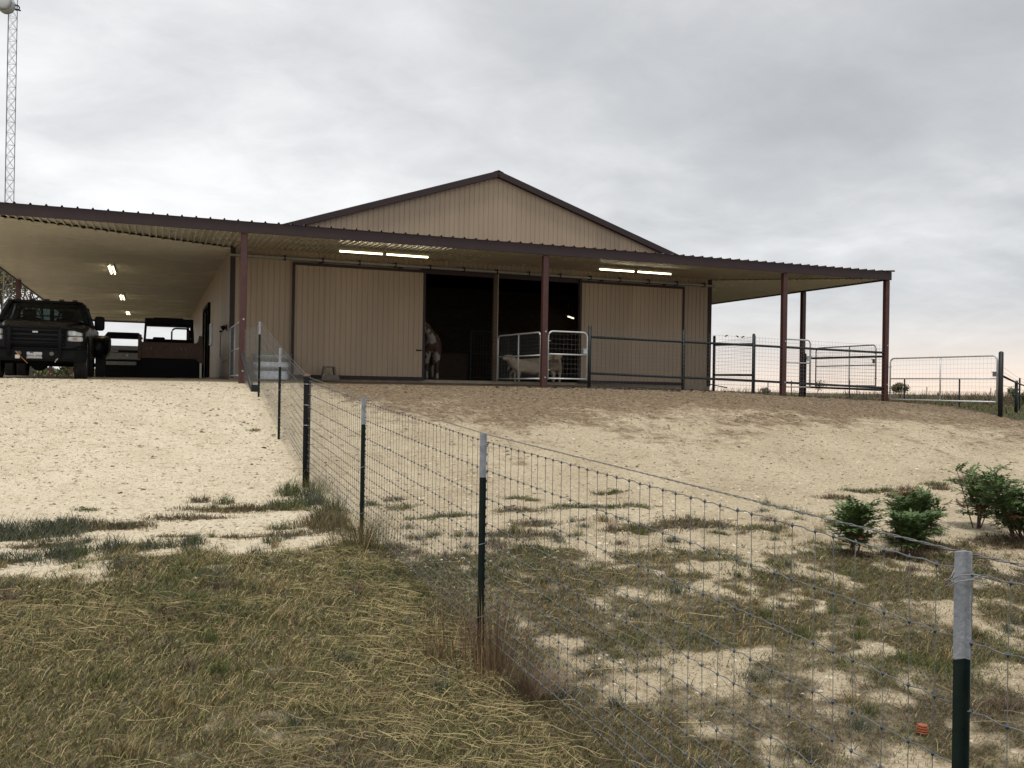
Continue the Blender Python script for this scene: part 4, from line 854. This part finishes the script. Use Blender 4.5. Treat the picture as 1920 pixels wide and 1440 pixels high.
# three small birds on the top wire of the porch fence
birdm = mat('dark_plumage', (.025, .022, .02), .8, c2=(.045, .038, .03), nscale=30)
def bird(label, x, z, rz):
    b_ = thing('bird', label, 'bird', (x, -.05, z), rz, 'small dark birds on the fence wire')
    b_.scale = (.68, .68, .68); bod = MB(); rings = []
    for yy, rr, zz in ((-.075, .004, .085), (-.065, .014, .083), (-.05, .021, .08), (-.032, .02, .074), (-.015, .027, .062), (.01, .031, .05), (.035, .024, .04), (.055, .012, .034), (.10, .010, .022), (.105, .006, .02)):
        rings.append([(rr*math.cos(a)*(1.3 if yy > .05 else 1), yy, zz+rr*math.sin(a)*(.35 if yy > .05 else 1)) for a in np.linspace(0, 6.283, 9)[:-1]])
    bod.loft(rings); part('body', bod, birdm, b_, local=True, smooth=True)
    for s in (-1, 1):
        part('wing', MB().add([(s*.026, -.01, .075), (s*.034, .02, .055), (s*.026, .05, .04), (s*.012, .085, .035), (s*.018, .03, .075)], [(0, 1, 4), (1, 2, 4), (2, 3, 4)]), birdm, b_, local=True)
        part('foot', MB().tube([(s*.01, .005, .03), (s*.01, .0, .002)], .0022, 4), birdm, b_, local=True)
bird('leftmost of three small dark birds on the fence wire', 13.23, 1.52, 1.3); bird('middle one of three small dark birds on the fence wire', 13.6, 1.515, -1.4); bird('rightmost of three small dark birds on the fence wire', 13.79, 1.51, 1.2)

# ------------------------------------------------------------------ vegetation
leafm = mat('grass_blade', (.1, .1, .05), .75, attr='col', spec=.2)
def blades(name, base, h, wd, az, lean, cols, m=leafm, parent=None):
    n = len(base); d = np.stack([np.cos(az), np.sin(az), np.zeros(n)], -1); sd_ = np.stack([-np.sin(az+.9), np.cos(az+.9), np.zeros(n)], -1)*wd[:, None]/2
    upv = np.array([0, 0, 1.0])
    mid = base+d*(h*lean*.38)[:, None]+upv*(h*.58*np.sqrt(np.clip(1-(lean*.65)**2, .03, 1)))[:, None]
    tip = base+d*(h*lean*.95)[:, None]+upv*(h*np.sqrt(np.clip(1-np.minimum(lean, 1.25)**2*.62, .008, 1)))[:, None]
    v = np.stack([base-sd_, base+sd_, mid-sd_*.8, mid+sd_*.8, tip], 1).reshape(-1, 3)
    o = (np.arange(n)*5)[:, None]
    f = np.concatenate([o+np.array([[0, 1, 3]]), o+np.array([[0, 3, 2]]), o+np.array([[2, 3, 4]])], 1).reshape(-1, 3)
    me = np_mesh(name, v, f, m, np.repeat(cols, 5, 0), False)
    ob = bpy.data.objects.new(name, me); col.objects.link(ob); ob.parent = parent
    return ob
def camspace(x, y):
    dx, dy = x-CAM[0], y-CAM[1]; return dx*rt.x+dy*rt.y, dx*math.sin(YAW)+dy*math.cos(YAW)
PAL = dict(green=(.066, .092, .028), olive=(.150, .145, .050), brown=(.200, .148, .076), straw=(.46, .37, .185), grey=(.18, .153, .115), blue=(.080, .098, .072), red=(.16, .085, .055), dkbrown=(.085, .062, .042))
def pal(keys, probs, n):
    k = rng.choice(len(keys), n, p=probs); c = np.array([PAL[q] for q in keys])[k]
    return c*rng.uniform(.5, 1.5, (n, 1))*rng.normal(1, .06, (n, 3))
# lawn and rough grass
NC = 1350000
X = rng.uniform(-6, 10.5, NC); Y = rng.uniform(-21.6, -12.6, NC); xc, zc_ = camspace(X, Y)
den = np.clip(5.2/np.maximum(zc_, 1.5), .28, 1.0)
ok = (zc_ > 1.3) & (np.abs(xc) < zc_*.60+.9) & (rng.random(NC) < cover(X, Y)*den)
X, Y, zc_ = X[ok], Y[ok], zc_[ok]; n = len(X); Z = H(X, Y)
lf = sm(.3, -.3, X)
g1 = fbm(X, Y, 1.3, 91); g2 = fbm(X, Y, .55, 17); g3 = fbm(X, Y, 2.2, 29)
cA = pal(['olive', 'brown', 'green', 'straw', 'grey'], [.30, .22, .18, .20, .10], n); cB = pal(['green', 'olive', 'blue', 'brown'], [.36, .30, .14, .20], n)
cC = pal(['grey', 'brown', 'blue', 'dkbrown'], [.34, .28, .18, .2], n); cD = pal(['brown', 'olive', 'grey', 'green', 'straw'], [.40, .22, .18, .15, .05], n)
wB = (sm(.52, .66, g1)*rng.random(n) > .35)[:, None]; wC = (sm(.55, .7, g2)*rng.random(n) > .3)[:, None]
cc = np.where(wB, cB, np.where(wC, cC, np.where((lf > .5)[:, None], cA, cD)))
hh = rng.gamma(5, .0105, n)*(1+.5*wB[:, 0])*(.75+.6*g3)*np.where(lf > .5, .88, .58)
ww = rng.uniform(.0022, .0046, n)*np.clip(zc_/5, .8, 1.9); ln = np.clip(rng.normal(1.0, .25, n), .15, 1.25)
print('lawn blades', n)
gr = blades('grass', np.stack([X, Y, Z-.004], -1), hh, ww, rng.uniform(0, 6.283, n), ln, cc); structure(gr, 'short rough olive and brown grass in the foreground', 'stuff')
gr['category'] = 'grass'
# cut straw lying on the grass
NS = 46000
X = rng.uniform(-4.5, 7, NS); Y = rng.uniform(-21.5, -13.2, NS); xc, zc_ = camspace(X, Y)
sw = sm(.50, .64, fbm(X, Y, .85, 63))*.9+.12+.9*np.exp(-((X+.35)/.35)**2)*sm(-13.2, -14.2, Y)
sw = sw*np.where(X < .05, 1, .12)
ok = (zc_ > 1.4) & (np.abs(xc) < zc_*.60+.6) & (rng.random(NS) < sw*cover(X, Y)); X, Y = X[ok], Y[ok]; n = len(X)
st = MB(); sv = []; sf = []; scol = []
az = rng.normal(.2, 1.35, n)+math.pi*(rng.random(n) < .5); ll = rng.gamma(4, .034, n); bend = rng.normal(0, .28, n)
for i in range(n):
    x, y, a = X[i], Y[i], az[i]; p = []; k = 4; z0 = rng.uniform(.012, .06); rise = rng.normal(0, .010)
    for j in range(k):
        p.append((x, y, z0+rise*math.sin(j/(k-1)*math.pi))); a += bend[i]/k; x += math.cos(a)*ll[i]/(k-1); y += math.sin(a)*ll[i]/(k-1)
    gz_ = 0; o = len(sv); wq = rng.uniform(.0006, .0012)
    for q in p: sv += [(q[0]-wq, q[1]-wq*.5, q[2]-wq), (q[0]+wq, q[1]+wq*.5, q[2]-wq*.2), (q[0], q[1], q[2]+wq*1.4)]
    for j in range(k-1):
        for e_ in range(3): sf.append((o+3*j+e_, o+3*j+(e_+1) % 3, o+3*j+3+(e_+1) % 3, o+3*j+3+e_))
    c_ = np.array(PAL['straw'])*rng.uniform(.4, 1.25); scol += [c_]*(3*k)
sv = np.array(sv); sv[:, 2] += H(sv[:, 0], sv[:, 1])
so = bpy.data.objects.new('straw', np_mesh('straw', sv, np.array(sf), leafm, np.array(scol), False)); col.objects.link(so); structure(so, 'loose pale cut straw lying over the mown grass', 'stuff'); so['category'] = 'straw'
# grass tufts on the gravel
bx, hx, wx, cxs = [], [], [], []
for (px, py, rx, ry, kd, ph) in PATCH:
    ry = ry*1.35; n = int(1500*rx*ry*5)+70; a = rng.uniform(0, 6.283, n); q = np.sqrt(rng.random(n))*(1+.25*np.sin(a*3+px*7)+.18*np.sin(a*5+py))
    x = px+rx*q*np.cos(a); y = py+ry*q*np.sin(a); dd_ = np.clip(1-q*.55, .3, 1)
    bx.append(np.stack([x, y, H(x, y)-.004], -1)); hx.append(rng.gamma(6, ph*1.0/6, n)*dd_); wx.append(rng.uniform(.004, .008, n))
    kk = {'blue': (['blue', 'green', 'grey', 'dkbrown'], [.52, .22, .14, .12]), 'brown': (['dkbrown', 'brown', 'olive', 'grey'], [.35, .3, .2, .15]), 'green': (['green', 'olive', 'blue', 'brown'], [.5, .24, .14, .12]),
          'olive': (['olive', 'green', 'brown'], [.5, .25, .25]), 'red': (['red', 'brown', 'dkbrown'], [.5, .3, .2]), 'dkbrown': (['dkbrown', 'brown'], [.75, .25])}[kd]
    cxs.append(pal(*kk, n))
for i in range(430):
    px, py = (rng.uniform(-5, 8), rng.uniform(-21, -13.6)) if i < 330 else (rng.uniform(-4.5, 6.5), rng.normal(-13.2, .45))
    if i < 330 and cover(px, py) < .25: continue
    rr0 = rng.uniform(.05, .17); n = int(70+2600*rr0*rr0*3); a = rng.uniform(0, 6.283, n); q = np.abs(rng.normal(0, .5, n))*rr0
    x = px+q*np.cos(a)*1.3; y = py+q*np.sin(a); hgt = rng.uniform(.045, .10)*(1 if px < 0 else .8)
    bx.append(np.stack([x, y, H(x, y)-.004], -1)); hx.append(rng.gamma(6, hgt/6, n)); wx.append(rng.uniform(.002, .0042, n))
    kk = [(['blue', 'grey', 'green'], [.5, .3, .2]), (['green', 'olive'], [.65, .35]), (['brown', 'straw', 'olive'], [.45, .35, .2]), (['dkbrown', 'grey', 'red'], [.4, .35, .25])][rng.choice(4, p=[.3, .3, .25, .15])]
    cxs.append(pal(*kk, n))
b0 = np.concatenate(bx); n = len(b0); print('tuft blades', n)
tf = blades('grass_tufts', b0, np.concatenate(hx), np.concatenate(wx), rng.uniform(0, 6.283, n), np.clip(rng.normal(.62, .25, n), .1, 1.15), np.concatenate(cxs)); structure(tf, 'scattered grass tufts growing on the pale gravel', 'stuff'); tf['category'] = 'grass'
# sparse litter: stones and dark bits on the gravel
def bits(name, n, x, y, s0, s1, cols, flat, label, cat):
    sz = rng.uniform(s0, s1, n)*rng.uniform(.6, 1.3, n); a = rng.uniform(0, 6.283, n); el = rng.uniform(.5, 1.2, (n, 2))
    base = np.array([[1, 0, 0], [0, 1, 0], [-1, 0, 0], [0, -1, 0], [0, 0, 1], [.7, .7, .35], [-.7, .6, .3], [-.6, -.75, .4], [.7, -.65, .25]])
    jit = rng.normal(0, .18, (n, len(base), 3)); v = base[None]+jit; v[:, :, 0] *= el[:, :1]; v[:, :, 1] *= el[:, 1:]; v[:, :, 2] *= flat
    ca, sa = np.cos(a)[:, None], np.sin(a)[:, None]
    vx = v[:, :, 0]*ca-v[:, :, 1]*sa; vy = v[:, :, 0]*sa+v[:, :, 1]*ca
    v = np.stack([vx, vy, v[:, :, 2]], -1)*sz[:, None, None]; v += np.stack([x, y, H(x, y)-.002], -1)[:, None]
    tri = np.array([[0, 5, 4], [5, 1, 4], [1, 6, 4], [6, 2, 4], [2, 7, 4], [7, 3, 4], [3, 8, 4], [8, 0, 4]])
    f = (np.arange(n)*9)[:, None, None]+tri[None]
    ob = bpy.data.objects.new(name, np_mesh(name, v.reshape(-1, 3), f.reshape(-1, 3), stonem, np.repeat(cols, 9, 0), False)); col.objects.link(ob); structure(ob, label, 'stuff'); ob['category'] = cat
stonem = mat('loose_stone', (.5, .42, .3), .95, attr='col', spec=.15)
n = 60000; X = rng.uniform(-8, 22, n); Y = -14.5+rng.beta(1.3, 1.2, n)*15; ok = (pastw(X, Y) < .4); X, Y = X[ok], Y[ok]; n = len(X)
bits('gravel', n, X, Y, .007, .024, np.array([(.60, .52, .385)])*rng.uniform(.35, 1.25, (n, 1))*(1-.55*mudw(X, Y))[:, None], .6, 'loose pale limestone gravel over the slope', 'gravel')
n = 6500; X = rng.uniform(.6, 7.5, n); Y = rng.uniform(-20.5, -13.2, n); ok = cover(X, Y) < .5; X, Y = X[ok], Y[ok]; n = len(X)
bits('pebbles', n, X, Y, .004, .016, np.array([(.60, .53, .42)])*rng.uniform(.5, 1.2, (n, 1)), .6, 'small pale stones in the bare patches of the foreground', 'gravel')
n = 17000; X = rng.uniform(-7, 21, n); Y = -13+rng.beta(1.2, 1.0, n)*13; ok = rng.random(n) < np.where(X < 0, .14, .16+.84*sm(-9, -1.5, Y)*(.3+.7*mudw(X, Y))); X, Y = X[ok], Y[ok]; n = len(X)
bits('litter', n, X, Y, .008, .034, np.array([(.085, .062, .045)])*rng.uniform(.5, 1.7, (n, 1)), .4, 'dark scattered clods and leaf litter on the pale slope', 'litter')
n = 420; X = rng.normal(0, 1, n)*1.0+rng.choice([9.9, 10.9, 12.1, 13.0, 7.9, 11.4], n); Y = rng.normal(-.15, .28, n)-.1
bits('manure', n, X, Y, .02, .06, np.array([(.03, .022, .016)])*rng.uniform(.6, 1.6, (n, 1)), .55, 'dark manure scattered along the foot of the porch fence', 'manure')
# tall bunch grass round the posts
def clump(label, x, y, n, h, spread, keys, probs, lean=.35, wd=(.002, .004), group='tall grass clumps at the fence posts'):
    z = gz(x, y); g = thing('grass_clump', label, 'grass clump', (x, y, z), 0, group)
    a = rng.uniform(0, 6.283, n); q = np.abs(rng.normal(0, spread, n)); bx_ = x+q*np.cos(a); by_ = y+q*np.sin(a)
    b_ = np.stack([bx_-x, by_-y, H(bx_, by_)-.01-z], -1)
    bo_ = blades('blades', b_, np.clip(rng.normal(h, h*.3, n), .06, h*1.7), rng.uniform(*wd, n), a+rng.normal(0, .9, n), np.clip(np.abs(rng.normal(lean, .25, n)), .02, 1.1), pal(keys, probs, n), leafm, g); bo_['kind'] = 'stuff'
    return g
clump('tall reddish brown bunch grass standing round the middle steel post', .02, -16.95, 260, .44, .10, ['red', 'brown', 'straw', 'dkbrown'], [.42, .3, .12, .16], .25)
clump('drooping greyish tussock at the foot of the middle post', .14, -17.3, 520, .19, .085, ['grey', 'red', 'brown'], [.4, .3, .3], .85)
clump('upright reddish stems beside the middle post, fence side', -.16, -16.6, 90, .42, .15, ['red', 'brown', 'straw'], [.5, .35, .15], .3)
clump('olive and straw bunch grass round the post behind the middle one', -.02, -13.45, 650, .34, .2, ['olive', 'brown', 'straw', 'green', 'red'], [.32, .26, .14, .16, .12], .5)
clump('green bushy grass at the foot of the dark wooden post', .02, -10.1, 420, .22, .17, ['green', 'olive', 'blue', 'straw'], [.38, .28, .22, .12], .55)
clump('short stiff green tuft below the dark wooden post', .12, -11.25, 200, .22, .06, ['green', 'blue'], [.7, .3], .3)
# shrubs with feathery leaves
def leafm_(name, c, c2): return mat(name, c, .55, c2=c2, nscale=9, spec=.35)
sh_leaf = leafm_('shrub_leaf', (.058, .098, .028), (.098, .15, .047)); sh_red = leafm_('reddened_leaf', (.13, .05, .025), (.09, .06, .03)); stemm = mat('woody_stem', (.085, .055, .04), .85, c2=(.12, .08, .055), nscale=20)
def frond(mb, p, d, L_, k=7, w=.012):
    d = d.normalized(); side = d.cross(Vector((0, 0, 1))).normalized(); upv = side.cross(d)
    q = Vector(p)
    for i in range(k):
        dd2 = (d+Vector((0, 0, -.06*i))).normalized(); q = q+dd2*L_/k; ll_ = L_*.40*(1-.45*abs(i/(k-1)-.35))
        for s in (-1, 1):
            t_ = (side*s*.86+dd2*.5+upv*random.uniform(-.35, .35)+Vector((0, 0, -.1))).normalized()*ll_; m_1 = q+t_*.45+upv*.004; cr = dd2*w*.55
            mb.add([q, m_1+cr, q+t_, m_1-cr], [(0, 1, 2, 3)])
    mb.add([q, q+d*L_*.12+side*w*.6, q+d*L_*.3, q+d*L_*.12-side*w*.6], [(0, 1, 2, 3)])
def shrub(label, x, y, h, sx, n_stem, nf):
    z = gz(x, y); s = thing('shrub', label, 'shrub', (x, y, z), 0, 'leafy green shrubs on the slope'); stem = MB(); lv = MB(); rd = MB()
    for i in range(n_stem):
        a = random.uniform(0, 6.283); tp = Vector((math.cos(a)*sx*random.uniform(.25, .95), math.sin(a)*sx*.8*random.uniform(.2, .95), h*random.uniform(.72, 1.0))); b_ = Vector((random.uniform(-.05, .05), random.uniform(-.05, .05), -.02))
        md = (b_+tp)/2+Vector((random.uniform(-.04, .04), random.uniform(-.04, .04), .05)); path = [b_, md, tp]; stem.tube(path, .008, 5, True, .003)
        for j in range(nf):
            k = .22+.78*(j/(nf-1)) if nf > 1 else 1; p = b_.lerp(md, k*2) if k < .5 else md.lerp(tp, k*2-1)
            a2 = random.uniform(0, 6.283); d = Vector((math.cos(a2), math.sin(a2), random.uniform(.2, 1.25)))
            frond(rd if (k < .45 and random.random() < .3) or random.random() < .012 else lv, p, d, random.uniform(.17, .28)*(1.1-.3*k), 9, .025)
    part('stems', stem, stemm, s, local=True); part('leaves', lv, sh_leaf, s, local=True)
    if rd.v: part('reddened_leaves', rd, sh_red, s, local=True)
shrub('leftmost green feathery shrub, standing alone beyond the wire fence', 4.70, -14.75, .50, .27, 9, 12)
shrub('green feathery shrub on the left of the close pair beside the lone one', 5.26, -14.9, .47, .28, 9, 12)
shrub('green feathery shrub on the right of the close pair, with reddened lower leaves', 5.80, -14.55, .56, .32, 12, 13)
shrub('largest green feathery shrub at the right edge beside the grey post tip', 7.05, -14.75, .66, .58, 20, 13)
shrub('green feathery shrub reaching up behind the largest one', 7.3, -13.95, .72, .34, 9, 12)
# yellow flower, orange plastic piece
fl_ = thing('yellow_flower', 'small yellow flower on the pale slope beside a grass tuft', 'flower', (8.1, -11.5, gz(8.1, -11.5)))
part('stem', MB().tube([(0, 0, 0), (.005, 0, .05)], .002, 4), MATS['shrub_leaf'], fl_, local=True)
for i in range(9):
    a = i*.698; part('petal', MB().add([(0, 0, .05), (.014*math.cos(a-.3), .014*math.sin(a-.3), .056), (.03*math.cos(a), .03*math.sin(a), .058), (.014*math.cos(a+.3), .014*math.sin(a+.3), .056)], [(0, 1, 2, 3)]), mat('yellow_petal', (.75, .52, .02), .6), fl_, local=True)
og = thing('orange_insulator', 'small ribbed orange plastic piece lying in the grass near the closest post', 'plastic piece', (1.82, -18.5, gz(1.82, -18.5)+.01), .5)
og.scale = (.8, .8, .55); om = mat('orange_plastic', (.38, .10, .04), .6, c2=(.27, .08, .035), nscale=30)
part('core', MB().cyl((0, 0, .04), (0, 0, 1), .018, .08, 10), om, og, local=True)
for z in (.012, .034, .056, .076): part('rib', MB().cyl((0, 0, z), (.15, 0, 1), .038-.006*(z > .07), .011, 12), om, og, local=True)
# trees behind
def tree(label, x, y, h, cr, leaves, keys, probs, name='tree', bare=0.0, trunk_r=None, leaf=.06, group=None, zoff=0.0):
    z = gz(x, y)+zoff; t_ = thing(name, label, 'tree', (x, y, z), 0, group); wood = MB(); tips = []
    r0 = trunk_r or h*.022
    def grow(p, d, L_, r, lev):
        q = p+d*L_; mid = (p+q)/2+Vector((random.uniform(-.06, .06), random.uniform(-.06, .06), 0))*L_; wood.tube([p, mid, q], r, 5 if lev < 2 else 4, False, r*.62)
        tips.append((q, lev)); tips.append((mid, lev))
        if lev >= 4: return
        for _ in range(3 if lev < 3 else 2):
            dd3 = (d+Vector((random.uniform(-1, 1), random.uniform(-1, 1), random.uniform(-.25, .75)))*.85).normalized(); grow(q, dd3, L_*random.uniform(.58, .82), r*.6, lev+1)
    grow(Vector((0, 0, -.1)), Vector((random.uniform(-.1, .1), random.uniform(-.1, .1), 1)), h*.30, r0, 0)
    part('trunk', wood, mat('bark', (.075, .058, .045), .9, c2=(.11, .085, .065), nscale=8), t_, local=True)
    tp = [q for q, l_ in tips if l_ >= 2]; n = leaves
    if n and tp:
        c = np.array([tuple(tp[random.randrange(len(tp))]) for _ in range(n)])+rng.normal(0, cr*.11, (n, 3)); a = rng.uniform(0, 6.283, n)
        sz = rng.uniform(.5, 1.2, n)*leaf; u_ = rng.normal(0, 1, (n, 3)); u_ /= np.linalg.norm(u_, axis=1)[:, None]; w_ = np.cross(u_, rng.normal(0, 1, (n, 3))); w_ /= np.linalg.norm(w_, axis=1)[:, None]
        v = np.stack([c-u_*sz[:, None], c+w_*sz[:, None]*.5, c+u_*sz[:, None], c-w_*sz[:, None]*.5], 1).reshape(-1, 3); f = (np.arange(n)*4)[:, None]+np.arange(4)[None]
        ob = bpy.data.objects.new('crown', np_mesh('crown', v, f, leafm, np.repeat(pal(keys, probs, n), 4, 0), False)); col.objects.link(ob); ob.parent = t_
    return t_
PAL['autumn'] = (.24, .12, .035); PAL['dkgreen'] = (.035, .05, .022)
BG = 'trees and bushes behind the barn'
tree('leafy olive and orange tree behind the lattice mast', *from_cam(2, 47), 7.8, 2.6, 6500, ['olive', 'autumn', 'dkgreen', 'brown'], [.36, .22, .3, .12], leaf=.075, group=BG)
tree('thin half bare tree seen between the red post and the truck roof', *from_cam(58, 62), 8.2, 2.4, 1500, ['red', 'olive', 'grey'], [.4, .35, .25], leaf=.07, group=BG)
for i, (px, dz, h, lb) in enumerate(((52, 140, 2.6, 'far grey green bush seen under the truck bumper, leftmost'), (88, 150, 3.0, 'far grey green bush seen under the middle of the truck'), (128, 120, 3.2, 'far yellowish green bush seen under the truck beside its front tyre'), (215, 160, 1.8, 'far low bush seen beyond the utility vehicles'))):
    tree(lb, *from_cam(px, dz), h, 2.2, 1800, ['olive', 'dkgreen', 'brown'], [.45, .4, .15], 'bush', leaf=.16, group=BG)
tree('small rounded mesquite bush beyond the big pasture gate near the corner post', *from_cam(1688, 62), 1.75, .8, 1500, ['olive', 'dkgreen', 'brown'], [.45, .3, .25], 'bush', leaf=.07, group=BG, trunk_r=.03)
tree('bare twiggy bush beyond the folded side gate', *from_cam(1530, 60), 1.9, .9, 160, ['olive', 'brown'], [.5, .5], 'bush', leaf=.06, group=BG, trunk_r=.03)
tree('green bush behind the pipe fence at the right edge', *from_cam(1914, 46), 1.25, .6, 1500, ['green', 'dkgreen', 'olive'], [.5, .25, .25], 'bush', leaf=.06, group=BG, trunk_r=.025)
tree('small dry bush between the thick gate post and the pipe fence post', *from_cam(1888, 60), 1.5, .6, 420, ['olive', 'brown'], [.5, .5], 'bush', leaf=.06, group=BG, trunk_r=.025)
tree('low bush seen through the porch fence just right of the third post gap', *from_cam(1438, 75), 1.3, .7, 900, ['brown', 'dkbrown', 'olive'], [.4, .3, .3], 'bush', leaf=.07, group=BG, trunk_r=.025)
n = 26000; px = rng.uniform(-160, 430, n); dz = rng.uniform(135, 190, n); dx = (px-960)/1722
X = CAM[0]+dz*(math.sin(YAW)+dx*math.cos(YAW)); Y = CAM[1]+dz*(math.cos(YAW)-dx*math.sin(YAW)); top = 1.2+2.6*fbm(X, Y, .09, 14)**1.5
fwz = H(X, Y)+rng.random(n)**.7*top; wo_ = blades('far_woods', np.stack([X, Y, fwz-.25], -1), rng.uniform(.3, .6, n), rng.uniform(.15, .35, n), rng.uniform(0, 6.283, n), rng.uniform(.1, 1.1, n), pal(['dkgreen', 'olive', 'grey', 'brown'], [.4, .35, .15, .1], n)*.9); structure(wo_, 'low line of far green brush behind the carport', 'stuff'); wo_['category'] = 'brush'
# far scrub and pasture grass
n = 60000; px = rng.uniform(1180, 2150, n); dz = rng.uniform(62, 230, n); dx = (px-960)/1722
X = CAM[0]+dz*(math.sin(YAW)+dx*math.cos(YAW)); Y = CAM[1]+dz*(math.cos(YAW)-dx*math.sin(YAW))
tall = sm(.46, .62, fbm(X, Y, .05, 7)+.15*fbm(X, Y, .3, 2)-.06)
hh = (.16+.85*tall)*rng.uniform(.5, 1.25, n); ok = rng.random(n) < .25+.75*tall; X, Y, hh = X[ok], Y[ok], hh[ok]; n = len(X)
sc_ = blades('scrub', np.stack([X, Y, H(X, Y)-.02], -1), hh, rng.uniform(.02, .07, n), rng.uniform(0, 6.283, n), rng.uniform(.1, .9, n), pal(['brown', 'grey', 'olive', 'dkbrown'], [.34, .3, .2, .16], n)*.8); structure(sc_, 'dry brown scrub and tall grass along the far edge of the pasture', 'stuff'); sc_['category'] = 'scrub'
n = 60000; X = rng.uniform(19.5, 62, n); Y = rng.uniform(-12, 45, n); ok = pastw(X, Y) > .5; X, Y = X[ok], Y[ok]; n = len(X)
pg = blades('pasture_grass', np.stack([X, Y, H(X, Y)-.01], -1), rng.gamma(5, .022, n), rng.uniform(.012, .03, n), rng.uniform(0, 6.283, n), np.clip(rng.normal(.6, .25, n), .1, 1.1), pal(['olive', 'green', 'brown', 'grey'], [.36, .34, .2, .1], n)*.9); structure(pg, 'short green pasture grass beyond the wide gate', 'stuff'); pg['category'] = 'grass'
